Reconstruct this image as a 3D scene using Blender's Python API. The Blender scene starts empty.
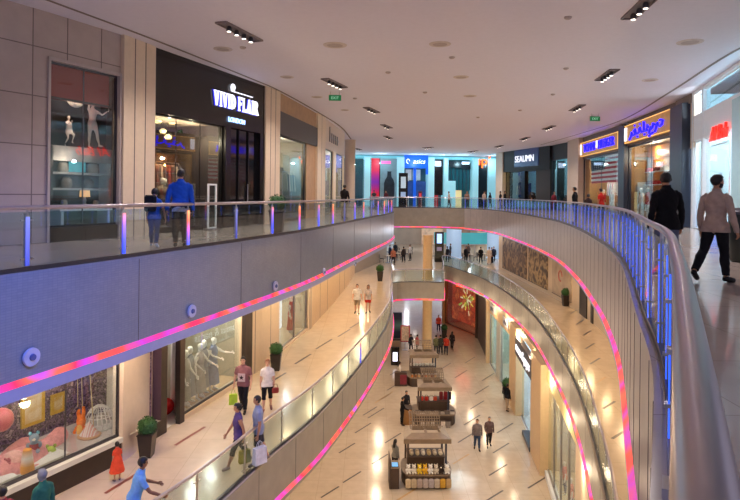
import bpy, bmesh, math, random
from mathutils import Vector, Matrix
from mathutils.geometry import tessellate_polygon
random.seed(11)
SC = bpy.context.scene
COL = SC.collection
PI = math.pi

# ---------------------------------------------------------------- camera model (used to place things on the floors)
F, CX, CY, EYE, ROLL = 580.0, 370.0, 194.0, 1.35, math.radians(0.6)
ZM, ZG, ZC = -5.8, -12.9, 5.95          # middle floor, ground floor, top ceiling
def ray(px, py):
    u = (px - CX) / F; v = (CY - py) / F
    c, s = math.cos(ROLL), math.sin(ROLL)
    return u * c - v * s, u * s + v * c
def W(px, py, z):
    a, b = ray(px, py); Y = (z - EYE) / b
    return Vector((a * Y, Y, z))
def V2(p): return Vector((p[0], p[1]))

cam_d = bpy.data.cameras.new('camera'); cam = bpy.data.objects.new('camera', cam_d); COL.objects.link(cam)
cam_d.sensor_width = 36.0; cam_d.lens = F / 740.0 * 36.0
cam_d.shift_y = -(250.0 - CY) / 740.0
cam_d.clip_start = 0.05; cam_d.clip_end = 400
cam.matrix_world = Matrix.Translation((0, 0, EYE)) @ Matrix.Rotation(PI / 2, 4, 'X') @ Matrix.Rotation(ROLL, 4, 'Z')
SC.camera = cam

# ---------------------------------------------------------------- materials
def lin(h):
    h = h.lstrip('#'); o = []
    for i in (0, 2, 4):
        c = int(h[i:i + 2], 16) / 255.0
        o.append(c / 12.92 if c <= 0.04045 else ((c + 0.055) / 1.055) ** 2.4)
    return (o[0], o[1], o[2], 1.0)
_mc = {}
def mat(name, col, rough=0.6, metal=0.0, emit=None, es=0.0, noise=0.06, scale=6.0, spec=0.5, coat=0.0):
    if name in _mc: return _mc[name]
    m = bpy.data.materials.new(name); m.use_nodes = True; nt = m.node_tree; N = nt.nodes; L = nt.links
    b = N['Principled BSDF']; c = lin(col)
    b.inputs['Roughness'].default_value = rough; b.inputs['Metallic'].default_value = metal
    b.inputs['Specular IOR Level'].default_value = spec
    if coat: b.inputs['Coat Weight'].default_value = coat; b.inputs['Coat Roughness'].default_value = 0.05
    if noise > 0:
        tc = N.new('ShaderNodeTexCoord'); nz = N.new('ShaderNodeTexNoise'); nz.inputs['Scale'].default_value = scale; nz.inputs['Detail'].default_value = 3
        r = N.new('ShaderNodeValToRGB')
        r.color_ramp.elements[0].position = 0.3; r.color_ramp.elements[1].position = 0.7
        r.color_ramp.elements[0].color = tuple(max(0, x * (1 - noise * 1.6)) for x in c[:3]) + (1,)
        r.color_ramp.elements[1].color = tuple(min(1, x * (1 + noise * 1.6)) for x in c[:3]) + (1,)
        L.new(tc.outputs['Object'], nz.inputs['Vector']); L.new(nz.outputs['Fac'], r.inputs['Fac']); L.new(r.outputs['Color'], b.inputs['Base Color'])
    else: b.inputs['Base Color'].default_value = c
    if emit:
        b.inputs['Emission Color'].default_value = lin(emit); b.inputs['Emission Strength'].default_value = es
    _mc[name] = m; return m
def ramp_mat(name, cols, axis='Z', lo=0.0, hi=1.0, es=0.0, rough=0.5, noise=None, sc=1.0, metal=0.0):
    """colour ramp over an object axis, or over noise when noise is a scale; emissive when es > 0"""
    if name in _mc: return _mc[name]
    m = bpy.data.materials.new(name); m.use_nodes = True; nt = m.node_tree; N = nt.nodes; L = nt.links
    b = N['Principled BSDF']; b.inputs['Roughness'].default_value = rough; b.inputs['Metallic'].default_value = metal
    tc = N.new('ShaderNodeTexCoord'); r = N.new('ShaderNodeValToRGB')
    if noise:
        nz = N.new('ShaderNodeTexNoise'); nz.inputs['Scale'].default_value = noise; nz.inputs['Detail'].default_value = 2
        L.new(tc.outputs['Object'], nz.inputs['Vector'])
        mr = N.new('ShaderNodeMapRange'); mr.inputs['From Min'].default_value = lo; mr.inputs['From Max'].default_value = hi
        L.new(nz.outputs['Fac'], mr.inputs['Value'])
    else:
        sx = N.new('ShaderNodeSeparateXYZ'); L.new(tc.outputs['Object'], sx.inputs[0])
        mr = N.new('ShaderNodeMapRange'); mr.inputs['From Min'].default_value = lo; mr.inputs['From Max'].default_value = hi
        L.new(sx.outputs[axis], mr.inputs['Value'])
    L.new(mr.outputs[0], r.inputs['Fac'])
    els = r.color_ramp.elements
    while len(els) < len(cols): els.new(0.5)
    for i, c in enumerate(cols):
        els[i].position = i / (len(cols) - 1); els[i].color = lin(c)
    L.new(r.outputs['Color'], b.inputs['Base Color'])
    if es > 0:
        L.new(r.outputs['Color'], b.inputs['Emission Color']); b.inputs['Emission Strength'].default_value = es
    _mc[name] = m; return m
def glass_mat(name, tint='#ffffff', base=0.05, edge=0.5, rough=0.02, tfac=1.0):
    if name in _mc: return _mc[name]
    m = bpy.data.materials.new(name); m.use_nodes = True; nt = m.node_tree; N = nt.nodes; L = nt.links
    N.remove(N['Principled BSDF']); out = N['Material Output']
    t = N.new('ShaderNodeBsdfTransparent'); c = lin(tint); t.inputs[0].default_value = c
    g = N.new('ShaderNodeBsdfGlossy'); g.inputs['Roughness'].default_value = rough; g.inputs['Color'].default_value = (0.95, 0.97, 1, 1)
    lw = N.new('ShaderNodeLayerWeight'); lw.inputs['Blend'].default_value = 0.25
    mr = N.new('ShaderNodeMapRange'); mr.inputs['To Min'].default_value = base; mr.inputs['To Max'].default_value = edge
    mx = N.new('ShaderNodeMixShader')
    L.new(lw.outputs['Facing'], mr.inputs['Value']); L.new(mr.outputs[0], mx.inputs[0])
    L.new(t.outputs[0], mx.inputs[1]); L.new(g.outputs[0], mx.inputs[2]); L.new(mx.outputs[0], out.inputs['Surface'])
    _mc[name] = m; return m
def tile_mat(name, c1, c2, sx, sy, rough=0.1, mortar=None, msize=0.004, axes='XY', spec=0.5, bump=0.0, offset=0.0, c3=None):
    """rectangular tiles sx by sy metres on a plane of the object's axes"""
    if name in _mc: return _mc[name]
    m = bpy.data.materials.new(name); m.use_nodes = True; nt = m.node_tree; N = nt.nodes; L = nt.links
    b = N['Principled BSDF']; b.inputs['Roughness'].default_value = rough; b.inputs['Specular IOR Level'].default_value = spec
    tc = N.new('ShaderNodeTexCoord'); sp = N.new('ShaderNodeSeparateXYZ'); cb = N.new('ShaderNodeCombineXYZ')
    L.new(tc.outputs['Object'], sp.inputs[0]); L.new(sp.outputs[axes[0]], cb.inputs[0]); L.new(sp.outputs[axes[1]], cb.inputs[1])
    br = N.new('ShaderNodeTexBrick'); br.offset = offset; br.squash = 1.0
    br.inputs['Scale'].default_value = 1.0; br.inputs['Brick Width'].default_value = sx; br.inputs['Row Height'].default_value = sy
    br.inputs['Mortar Size'].default_value = msize; br.inputs['Color1'].default_value = lin(c1); br.inputs['Color2'].default_value = lin(c2)
    br.inputs['Mortar'].default_value = lin(mortar or c2)
    L.new(cb.outputs[0], br.inputs['Vector'])
    nz = N.new('ShaderNodeTexNoise'); nz.inputs['Scale'].default_value = 2.5; nz.inputs['Detail'].default_value = 6
    L.new(tc.outputs['Object'], nz.inputs['Vector'])
    mx = N.new('ShaderNodeMix'); mx.data_type = 'RGBA'; mx.blend_type = 'MULTIPLY'; mx.inputs[0].default_value = 0.25
    L.new(br.outputs['Color'], mx.inputs[6]); L.new(nz.outputs['Fac'], mx.inputs[7]); L.new(mx.outputs[2], b.inputs['Base Color'])
    if bump:
        bp = N.new('ShaderNodeBump'); bp.inputs['Strength'].default_value = bump; bp.inputs['Distance'].default_value = 0.01; bp.invert = True
        L.new(br.outputs['Fac'], bp.inputs['Height']); L.new(bp.outputs[0], b.inputs['Normal'])
    _mc[name] = m; return m

# ---------------------------------------------------------------- mesh builder
class MB:
    def __init__(s): s.v = []; s.f = []; s.m = []
    def add(s, vs, fs, mi=0):
        b = len(s.v); s.v += [Vector(p) for p in vs]; s.f += [tuple(b + i for i in f) for f in fs]; s.m += [mi] * len(fs); return s
    def box(s, c, d, rz=0.0, mi=0, rot=None, taper=1.0):
        hx, hy, hz = d[0] / 2, d[1] / 2, d[2] / 2; R = rot or Matrix.Rotation(rz, 3, 'Z'); c = Vector(c); vs = []
        for z in (-1, 1):
            t = taper if z > 0 else 1.0
            for x, y in ((-1, -1), (1, -1), (1, 1), (-1, 1)): vs.append(c + R @ Vector((x * hx * t, y * hy * t, z * hz)))
        return s.add(vs, [(3, 2, 1, 0), (4, 5, 6, 7), (0, 1, 5, 4), (1, 2, 6, 5), (2, 3, 7, 6), (3, 0, 4, 7)], mi)
    def rbox(s, c, d, r=0.02, rz=0.0, mi=0):
        """box with chamfered vertical and top edges"""
        hx, hy, hz = d[0] / 2, d[1] / 2, d[2] / 2; R = Matrix.Rotation(rz, 3, 'Z'); c = Vector(c); vs = []
        def ring(ix, z, q):
            x, y = hx - ix, hy - ix
            return [(-x + q, -y), (x - q, -y), (x, -y + q), (x, y - q), (x - q, y), (-x + q, y), (-x, y - q), (-x, -y + q)], z
        rr = [ring(r * .6, -hz, r), ring(0, -hz + r, r), ring(0, hz - r, r), ring(r * .6, hz, r)]
        for pts, z in rr: vs += [c + R @ Vector((x, y, z)) for x, y in pts]
        fs = [tuple(reversed(range(8))), tuple(range(24, 32))]
        for k in range(3):
            for i in range(8): j = (i + 1) % 8; fs.append((k * 8 + i, k * 8 + j, k * 8 + 8 + j, k * 8 + 8 + i))
        return s.add(vs, fs, mi)
    def seg(s, g, u0, u1, n0, n1, z0, z1, mi=0):
        P = [(u0, n0), (u1, n0), (u1, n1), (u0, n1)]
        vs = [g.p(u, n, z0) for u, n in P] + [g.p(u, n, z1) for u, n in P]
        return s.add(vs, [(3, 2, 1, 0), (4, 5, 6, 7), (0, 1, 5, 4), (1, 2, 6, 5), (2, 3, 7, 6), (3, 0, 4, 7)], mi)
    def tube(s, pts, rad, n=8, mi=0, flat=1.0, caps=True, side=None):
        """tube along pts; rad: number or list; flat scales the axis across side"""
        pts = [Vector(p) for p in pts]; K = len(pts); vs = []; fs = []
        rads = rad if isinstance(rad, (list, tuple)) else [rad] * K
        prev = None
        for i, p in enumerate(pts):
            d = (pts[min(i + 1, K - 1)] - pts[max(i - 1, 0)]).normalized()
            if side is not None: a = Vector(side) - d * d.dot(Vector(side))
            elif prev is not None: a = prev - d * d.dot(prev)
            else:
                a = Vector((0, 0, 1)) - d * d.z
                if a.length < 0.2: a = Vector((1, 0, 0)) - d * d.x
            a.normalize(); prev = a; b = d.cross(a); r = rads[i]
            rx, ry = (r if isinstance(r, (tuple, list)) else (r, r * flat))
            for k in range(n):
                t = 2 * PI * k / n; vs.append(p + a * (rx * math.cos(t)) + b * (ry * math.sin(t)))
        for i in range(K - 1):
            for k in range(n): j = (k + 1) % n; fs.append((i * n + k, i * n + j, i * n + n + j, i * n + n + k))
        if caps: fs += [tuple(reversed(range(n))), tuple(range((K - 1) * n, K * n))]
        return s.add(vs, fs, mi)
    def lathe(s, prof, c=(0, 0, 0), n=16, mi=0, caps=True, sx=1.0, sy=1.0):
        c = Vector(c); vs = []; fs = []; K = len(prof)
        for r, z in prof:
            for k in range(n): t = 2 * PI * k / n; vs.append(c + Vector((r * sx * math.cos(t), r * sy * math.sin(t), z)))
        for i in range(K - 1):
            for k in range(n): j = (k + 1) % n; fs.append((i * n + k, i * n + j, i * n + n + j, i * n + n + k))
        if caps: fs += [tuple(reversed(range(n))), tuple(range((K - 1) * n, K * n))]
        return s.add(vs, fs, mi)
    def ball(s, c, r, n=12, m=8, mi=0, rot=None):
        r = r if isinstance(r, (tuple, list)) else (r, r, r); c = Vector(c); vs = []; fs = []
        for i in range(m + 1):
            ph = PI * i / m
            for k in range(n):
                t = 2 * PI * k / n; q = Vector((r[0] * math.sin(ph) * math.cos(t), r[1] * math.sin(ph) * math.sin(t), r[2] * math.cos(ph)))
                vs.append(c + (rot @ q if rot else q))
        for i in range(m):
            for k in range(n): j = (k + 1) % n; fs.append((i * n + k, (i + 1) * n + k, (i + 1) * n + j, i * n + j))
        return s.add(vs, fs, mi)
    def quad(s, a, b, c, d, mi=0): return s.add([a, b, c, d], [(0, 1, 2, 3)], mi)
    def prism(s, poly, z0, z1, mi=0):
        n = len(poly); vs = [Vector((p[0], p[1], z0)) for p in poly] + [Vector((p[0], p[1], z1)) for p in poly]
        fs = [tuple(reversed(range(n))), tuple(range(n, 2 * n))] + [(i, (i + 1) % n, n + (i + 1) % n, n + i) for i in range(n)]
        return s.add(vs, fs, mi)
    def strip(s, pts, z0, z1, mi=0):
        """vertical ribbon along 2D points"""
        n = len(pts); vs = [Vector((p[0], p[1], z0)) for p in pts] + [Vector((p[0], p[1], z1)) for p in pts]
        return s.add(vs, [(i, i + 1, n + i + 1, n + i) for i in range(n - 1)], mi)
    def build(s, name, mats, parent=None, smooth=False, world=False):
        me = bpy.data.meshes.new(name); vs = s.v
        if world and parent is not None:
            inv = parent.matrix_basis.inverted(); vs = [inv @ p for p in vs]
        me.from_pydata([tuple(p) for p in vs], [], s.f)
        if not isinstance(mats, (list, tuple)): mats = [mats]
        for m in mats: me.materials.append(m)
        for p, mi in zip(me.polygons, s.m): p.material_index = mi
        bm = bmesh.new(); bm.from_mesh(me)
        bmesh.ops.remove_doubles(bm, verts=bm.verts, dist=1e-5) if smooth else None
        bmesh.ops.recalc_face_normals(bm, faces=bm.faces); bm.to_mesh(me); bm.free()
        if smooth:
            for p in me.polygons: p.use_smooth = True
            try: me.set_sharp_from_angle(angle=math.radians(50))
            except Exception: pass
        o = bpy.data.objects.new(name, me); COL.objects.link(o)
        if parent is not None: o.parent = parent
        return o

def thing(name, label, cat, loc=(0, 0, 0), rz=0.0, group=None):
    o = bpy.data.objects.new(name, None); COL.objects.link(o); o.empty_display_size = 0.2
    o.location = loc; o.rotation_euler = (0, 0, rz); tag(o, label, cat, group)
    o.matrix_basis = Matrix.Translation(Vector(loc)) @ Matrix.Rotation(rz, 4, 'Z')
    return o
def tag(o, label, cat, group=None):
    o['label'] = label; o['category'] = cat
    if group: o['group'] = group
    return o
def struct(o): o['kind'] = 'structure'; return o
def stuff(o, label=None, cat=None):
    o['kind'] = 'stuff'
    if label: o['label'] = label; o['category'] = cat
    return o
def dup(root, loc=None, rz=None, label=None, group=None, scale=None):
    r = root.copy(); COL.objects.link(r)
    if loc is not None: r.location = loc
    if rz is not None: r.rotation_euler = (0, 0, rz)
    if scale: r.scale = scale
    if label: r['label'] = label
    if group: r['group'] = group
    for ch in list(root.children):
        c = ch.copy(); COL.objects.link(c); c.parent = r
        for g in list(ch.children): d = g.copy(); COL.objects.link(d); d.parent = c
    return r
def light(kind, loc, power, col='#ffe8c8', r=0.05, aim=None, cone=120, blend=0.6):
    d = bpy.data.lights.new('lamp_light', kind); d.energy = power; d.color = lin(col)[:3]; d.shadow_soft_size = r
    if kind == 'SPOT': d.spot_size = math.radians(cone); d.spot_blend = blend
    o = bpy.data.objects.new('lamp_light', d); COL.objects.link(o); o.location = loc
    if aim is not None: o.rotation_euler = (Vector(aim) - Vector(loc)).to_track_quat('-Z', 'Y').to_euler()
    return o
def text_mb(txt, size, depth=0.03, shear=0.0, sx=1.0):
    """text as a mesh in the XZ plane, centred, facing -Y"""
    c = bpy.data.curves.new('lettering', 'FONT'); c.body = txt; c.size = size; c.extrude = depth / 2; c.align_x = 'CENTER'; c.align_y = 'CENTER'; c.shear = shear; c.resolution_u = 3
    o = bpy.data.objects.new('lettering_tmp', c); COL.objects.link(o); bpy.context.view_layer.update()
    me = bpy.data.meshes.new_from_object(o.evaluated_get(bpy.context.evaluated_depsgraph_get()))
    mb = MB(); mb.add([Vector((v.co.x * sx, -v.co.z, v.co.y)) for v in me.vertices], [tuple(p.vertices) for p in me.polygons])
    bpy.data.objects.remove(o); bpy.data.curves.remove(c); bpy.data.meshes.remove(me)
    return mb

# ---------------------------------------------------------------- curves and wall segments
def spline(pts, n=8, corners=()):
    pts = [Vector(p) for p in pts]; K = len(pts); out = []
    for i in range(K - 1):
        p1, p2 = pts[i], pts[i + 1]
        p0 = pts[i - 1] if i > 0 and i not in corners else p1 * 2 - p2
        p3 = pts[i + 2] if i + 2 < K and (i + 1) not in corners else p2 * 2 - p1
        for k in range(n):
            t = k / n
            out.append(0.5 * ((2 * p1) + (p2 - p0) * t + (2 * p0 - 5 * p1 + 4 * p2 - p3) * t * t + (3 * p1 - p0 - 3 * p2 + p3) * t ** 3))
    out.append(pts[-1]); return out
def resample(pts, step):
    d = [0.0]
    for a, b in zip(pts, pts[1:]): d.append(d[-1] + (b - a).length)
    n = max(1, round(d[-1] / step)); out = []; j = 0
    for k in range(n + 1):
        t = d[-1] * k / n
        while j < len(pts) - 2 and d[j + 1] < t: j += 1
        q = (t - d[j]) / max(1e-9, d[j + 1] - d[j]); out.append(pts[j].lerp(pts[j + 1], q))
    return out
def offset(pts, o):
    """offset a 2D polyline to its left by o"""
    out = []
    for i, p in enumerate(pts):
        d = (pts[min(i + 1, len(pts) - 1)] - pts[max(i - 1, 0)]).normalized(); out.append(p + Vector((-d.y, d.x)) * o)
    return out
class Seg:
    """straight stretch of wall from a to b; n points into the shop behind it"""
    def __init__(s, a, b, left=True):
        s.a = Vector(a); s.b = Vector(b); s.L = (s.b - s.a).length; s.d = (s.b - s.a) / s.L
        s.n = Vector((-s.d.y, s.d.x)) if left else Vector((s.d.y, -s.d.x))
        s.rz = math.atan2(s.d.y, s.d.x); s.left = left
        s.face = s.rz if left else s.rz + PI      # rotation for a thing whose front is -Y
    def p(s, u, n, z): q = s.a + s.d * u + s.n * n; return Vector((q.x, q.y, z))
    def hit(s, px, py, n=0.0):
        """(u, z) where the sight line through a pixel meets the wall plane (n metres behind it)"""
        a, b = ray(px, py); o = s.a + s.n * n
        u = (a * o.y - o.x) / (s.d.x - a * s.d.y); Y = o.y + s.d.y * u
        return u, b * Y + EYE
    def u(s, px, py=194): return s.hit(px, py)[0]
# ---------------------------------------------------------------- people
SKIN = {'light': mat('skin_light', '#d8a78a', 0.55, noise=0.03), 'tan': mat('skin_tan', '#b98562', 0.55, noise=0.03), 'brown': mat('skin_brown', '#8f6143', 0.55, noise=0.03),
        'pale': mat('mannequin_white', '#e9e4dc', 0.35, noise=0.02)}
HAIRC = {'black': mat('hair_black', '#17120f', 0.5, noise=0.2, scale=60), 'brown': mat('hair_brown', '#4a2f1e', 0.5, noise=0.2, scale=60), 'auburn': mat('hair_auburn', '#8a4f2a', 0.5, noise=0.2, scale=60), 'grey': mat('hair_grey', '#777069', 0.5, noise=0.2, scale=60)}
EYE_M = mat('eye_dark', '#1a1310', 0.2, noise=0)
LIP_M = mat('lip', '#a8665a', 0.5, noise=0)
def cloth(hexc, rough=0.85): return mat('cloth_' + hexc.strip('#'), hexc, rough, noise=0.09, scale=9, spec=0.25)
def rotx(v, a): c, s = math.cos(a), math.sin(a); return Vector((v.x, v.y * c - v.z * s, v.y * s + v.z * c))
def person_rig(H, p):
    g = lambda k, d: p.get(k, d)
    rad = math.radians; lean = rad(g('lean', 2)); build = g('build', 1.0); fem = g('fem', False)
    sh = (0.100 if fem else 0.116) * H * (0.85 if g('child', False) else 1); hpw = 0.052 * H
    hip = Vector((0, 0, 0.525 * H)); J = {}
    up = lambda v: hip + rotx(v - hip, -lean)
    J['hip'] = hip
    J['torso'] = [up(Vector((0, y * H, z * H))) for y, z in ((0, .47), (-.006, .53), (.004, .615), (.008, .70), (-.004, .765), (-.008, .81), (-.008, .838))]
    b = build
    tr = [(.068, .055), (.094 * (1.04 if fem else 1), .066), (.078 * (0.93 if fem else 1.04), .056), (.090 if fem else .100, .068 if fem else .066), (.092 if fem else .104, .060), (.070, .044), (.040, .036)]
    J['torso_r'] = [(rx * H * b, ry * H * b) for rx, ry in tr]
    hy, hp = rad(g('head_yaw', 0)), rad(g('head_pitch', 0))
    big = 1.22 if g('child', False) else 1.05; J['big'] = big
    neck = up(Vector((0, -.006 * H, .838 * H))); J['neck'] = [neck - Vector((0, 0, .02 * H)), neck + Vector((0, .010 * H, .038 * H)), neck + Vector((0, .016 * H, .065 * H))]
    J['head'] = neck + Vector((0, .018 * H, (.092 + (.01 if big > 1 else 0)) * H)); J['hrot'] = Matrix.Rotation(hy, 3, 'Z') @ Matrix.Rotation(hp, 3, 'X')
    for S, sg in (('L', -1), ('R', 1)):
        a, k = rad(g('leg' + S, 0)), rad(g('knee' + S, 3)); sp = rad(g('spread', 2)) * sg
        h = Vector((sg * hpw, 0, .51 * H)); d1 = Vector((math.sin(sp), math.sin(a), -math.cos(a))).normalized(); kn = h + d1 * .245 * H
        d2 = Vector((math.sin(sp) * .5, math.sin(a - k), -math.cos(a - k))).normalized(); an = kn + d2 * .232 * H
        fp = (a - k) * .7 if (a - k) < 0 else (a - k) * .5; fo = Vector((sg * .22, math.cos(fp), math.sin(fp) - .16)).normalized(); dn = Vector((0, math.sin(fp) * .2, -1)).normalized()
        J['leg' + S] = [h, kn, an]; J['foot' + S] = [an + dn * .022 * H - fo * .03 * H, an + dn * .024 * H + fo * .04 * H, an + dn * .028 * H + fo * .105 * H]
        s0 = up(Vector((sg * sh, -.006 * H, .782 * H))); pi_, ab, el = rad(g('arm' + S, 0)), rad(g('out' + S, 9)) , rad(g('elbow' + S, 12))
        inn = rad(g('in' + S, 0))
        u1 = Vector((sg * math.sin(ab), math.sin(pi_) * math.cos(ab), -math.cos(pi_) * math.cos(ab))); u1 = rotx(u1, -lean * .4)
        e0 = s0 + u1 * .172 * H
        u2 = Vector((sg * (math.sin(ab) * .35 - math.sin(inn)), math.sin(pi_ + el), -math.cos(pi_ + el))).normalized(); u2 = rotx(u2, -lean * .4).normalized()
        w0 = e0 + u2 * .150 * H; J['arm' + S] = [s0, e0, w0]; J['hand' + S] = (w0, u2)
    return J
def seg_d(p, a, b):
    ab = b - a; t = max(0, min(1, (p - a).dot(ab) / max(1e-9, ab.length_squared))); return (p - (a + ab * t)).length, t
def voxel_body(mb, vox, it=4):
    me = bpy.data.meshes.new('tmp'); me.from_pydata([tuple(v) for v in mb.v], [], mb.f)
    bm = bmesh.new(); bm.from_mesh(me); bmesh.ops.recalc_face_normals(bm, faces=bm.faces); bm.to_mesh(me); bm.free()
    o = bpy.data.objects.new('tmp', me); COL.objects.link(o)
    r = o.modifiers.new('r', 'REMESH'); r.mode = 'VOXEL'; r.voxel_size = vox
    s = o.modifiers.new('s', 'SMOOTH'); s.iterations = it; s.factor = 0.5
    bpy.context.view_layer.update()
    out = bpy.data.meshes.new_from_object(o.evaluated_get(bpy.context.evaluated_depsgraph_get()))
    bpy.data.objects.remove(o); bpy.data.meshes.remove(me); return out
def make_person(label, loc, rz, H=1.72, vox=0.026, group=None, cat='person', name='person', **p):
    """rz: heading in degrees, 0 walks away from the camera (+Y), 180 towards it"""
    J = person_rig(H, p); b = p.get('build', 1.0); fem = p.get('fem', False); lb = 1.0 if b < 1.05 else 1.0 + (b - 1) * .7
    mb = MB()
    mb.tube(J['torso'], [(rx, ry) for rx, ry in J['torso_r']], 14, side=(1, 0, 0))
    mb.tube(J['neck'], [.034 * H, .031 * H, .032 * H], 10)
    hd, hr, bg = J['head'], J['hrot'], J['big']
    mb.ball(hd + hr @ Vector((0, -.004 * H, .012 * H)) * bg, (.043 * H * bg, .054 * H * bg, .052 * H * bg), 16, 12, rot=hr)
    mb.ball(hd + hr @ Vector((0, .012 * H, -.026 * H)) * bg, (.033 * H * bg, .038 * H * bg, .040 * H * bg), 14, 10, rot=hr)
    nose = [hd + hr @ Vector((0, y * H, z * H)) * bg for y, z in ((.044, .008), (.058, -.016), (.046, -.021))]
    mb.tube(nose, [.006 * H, .0085 * H, .008 * H], 8)
    for sg in (-1, 1): mb.ball(hd + hr @ Vector((sg * .043 * H, -.004 * H, -.006 * H)) * bg, (.007 * H, .012 * H, .018 * H), 8, 6, rot=hr)
    for S, sg in (('L', -1), ('R', 1)):
        h, k, a = J['leg' + S]; mid = k.lerp(a, .35) + Vector((0, -.008 * H, 0))
        mb.tube([h + Vector((0, 0, .02 * H)), h.lerp(k, .4), k, mid, k.lerp(a, .75), a - (k - a).normalized() * .02 * H], [.054 * H * lb, .050 * H * lb, .034 * H * lb, .035 * H * lb, .024 * H, .021 * H], 10)
        f0, f1, f2 = J['foot' + S]; mb.tube([f0, f1, f2.lerp(f1, .3), f2], [.020 * H, (.024 * H), .021 * H, .012 * H], 10)
        s0, e0, w0 = J['arm' + S]
        mb.tube([s0 + Vector((-sg * .035 * H, 0, .014 * H)), s0, s0.lerp(e0, .45), e0, e0.lerp(w0, .3), w0], [.030 * H, .031 * H * b, .028 * H * b, .023 * H, .024 * H, .016 * H], 10)
        w, u = J['hand' + S]; sd = Vector((0, 1, 0)) - u * u.y
        if sd.length < .3: sd = Vector((0, 0, 1)) - u * u.z
        sd.normalize(); mb.tube([w - u * .01 * H, w + u * .025 * H, w + u * .05 * H], [(.017 * H, .012 * H), (.024 * H, .011 * H), (.022 * H, .009 * H)], 10, side=sd)
    me = voxel_body(mb, vox)
    V = [v.co.copy() for v in me.vertices]; NRM = [v.normal.copy() for v in me.vertices]; PF = [tuple(q.vertices) for q in me.polygons]; bpy.data.meshes.remove(me)
    # classify each vertex by the nearest bone
    bones = [('torso', J['torso'][0], J['torso'][5], .075 * H), ('neck', J['neck'][0], J['neck'][2], .034 * H), ('head', hd + hr @ Vector((0, 0, .02 * H)), hd - hr @ Vector((0, -.01 * H, .03 * H)), .045 * H)]
    for S in 'LR':
        h, k, a = J['leg' + S]; s0, e0, w0 = J['arm' + S]; w, u = J['hand' + S]
        bones += [('thigh' + S, h, k, .045 * H), ('shin' + S, k, a, .028 * H), ('foot' + S, J['foot' + S][0], J['foot' + S][2], .022 * H), ('uarm' + S, s0, e0, .029 * H), ('farm' + S, e0, w0, .021 * H), ('hand' + S, w, w + u * .06 * H, .016 * H)]
    B = []
    for v in V:
        best = None
        for nme, a, bb, r in bones:
            d, t = seg_d(v, a, bb); d = d / r if nme[:5] != 'torso' else d / r * .92
            if best is None or d < best[0]: best = (d, nme, t)
        B.append((best[1].rstrip('LR') if best[1] not in ('torso',) else 'torso', best[2], best[1][-1]))
    root = thing(name, label, cat, loc, math.radians(rz), group)
    body = MB(); body.add(V, PF, 0)
    # fingers, thumb
    for S, sg in (('L', -1), ('R', 1)):
        w, u = J['hand' + S]; sd = Vector((0, 1, 0)) - u * u.y
        if sd.length < .3: sd = Vector((0, 0, 1)) - u * u.z
        sd.normalize(); nn = u.cross(sd).normalized()
        if nn.x * sg > 0: nn = -nn            # palm faces the thigh
        curl = p.get('grip' + S, .35)
        for i, (o_, ln) in enumerate(((.016, .040), (.0055, .045), (-.0055, .042), (-.016, .033))):
            q0 = w + u * .045 * H + sd * o_ * H; q1 = q0 + (u * math.cos(curl) + nn * math.sin(curl)).normalized() * ln * .5 * H
            q2 = q1 + (u * math.cos(curl * 2.4) + nn * math.sin(curl * 2.4)) * ln * .55 * H
            body.tube([q0, q1, q2], [.0055 * H, .0050 * H, .0038 * H], 6)
        t0 = w + u * .015 * H + sd * .016 * H; t1 = t0 + (sd * .7 + u * .7 + nn * .3).normalized() * .022 * H; t2 = t1 + (u * .9 + sd * .25 + nn * .4).normalized() * .022 * H
        body.tube([t0, t1, t2], [.0075 * H, .0062 * H, .0045 * H], 6)
    if p.get('face', True) and cat == 'person':
        for sg in (-1, 1):
            body.ball(hd + hr @ Vector((sg * .017 * H, .0455 * H, .004 * H)) * bg, (.0062 * H, .005 * H, .0042 * H), 8, 6, 1, rot=hr)
            body.tube([hd + hr @ Vector((sg * x * H, y * H, z * H)) * bg for x, y, z in ((.008, .0492, .0145), (.018, .0480, .0175), (.027, .042, .0145))], .0026 * H, 6, 2)
        body.tube([hd + hr @ Vector((x * H, y * H, -.036 * H)) * bg for x, y in ((-.013, .044), (0, .050), (.013, .044))], .003 * H, 6, 3)
    hm = HAIRC[p.get('hair_c', 'black')]
    body.build('body', [SKIN[p.get('skin', 'tan')], EYE_M, hm, LIP_M], root, True)
    def garment(nm, m, pred, off, snap=None):
        keep = [i for i, f in enumerate(PF) if all(pred(B[k][0], B[k][1], V[k], B[k][2]) for k in f)]
        if not keep: return None
        idx = {}; vs = []; fs = []
        for i in keep:
            f = []
            for k in PF[i]:
                if k not in idx:
                    o_ = off(B[k][0], B[k][1], V[k]) if callable(off) else off
                    wv = 0.0035 * math.sin(V[k].z * 55 + V[k].x * 31) * math.sin(V[k].y * 43 + V[k].x * 20)
                    idx[k] = len(vs); vs.append(V[k] + NRM[k] * (o_ + (wv if o_ > .01 else 0)))
                f.append(idx[k])
            fs.append(tuple(f))
        # hem: fold every open edge back in to the body
        cnt = {}
        for f in fs:
            for a, c in zip(f, f[1:] + f[:1]): cnt[(min(a, c), max(a, c))] = cnt.get((min(a, c), max(a, c)), 0) + 1
        inv = {v: k for k, v in idx.items()}; inner = {}
        if snap is not None:
            for (a, c), q in cnt.items():
                if q == 1:
                    for e in (a, c):
                        if abs(vs[e].z - snap) < .05: vs[e].z = snap
        for (a, c), q in cnt.items():
            if q == 1:
                for e in (a, c):
                    if e not in inner: inner[e] = len(vs); vs.append(V[inv[e]] - NRM[inv[e]] * .004)
                fs.append((a, c, inner[c], inner[a]))
        g = MB(); g.add(vs, fs); return g.build(nm, m, root, True)
    hz = lambda v: hr.inverted() @ (v - hd) / (H * bg)
    # hair
    st = p.get('hair', 'short')
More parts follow.
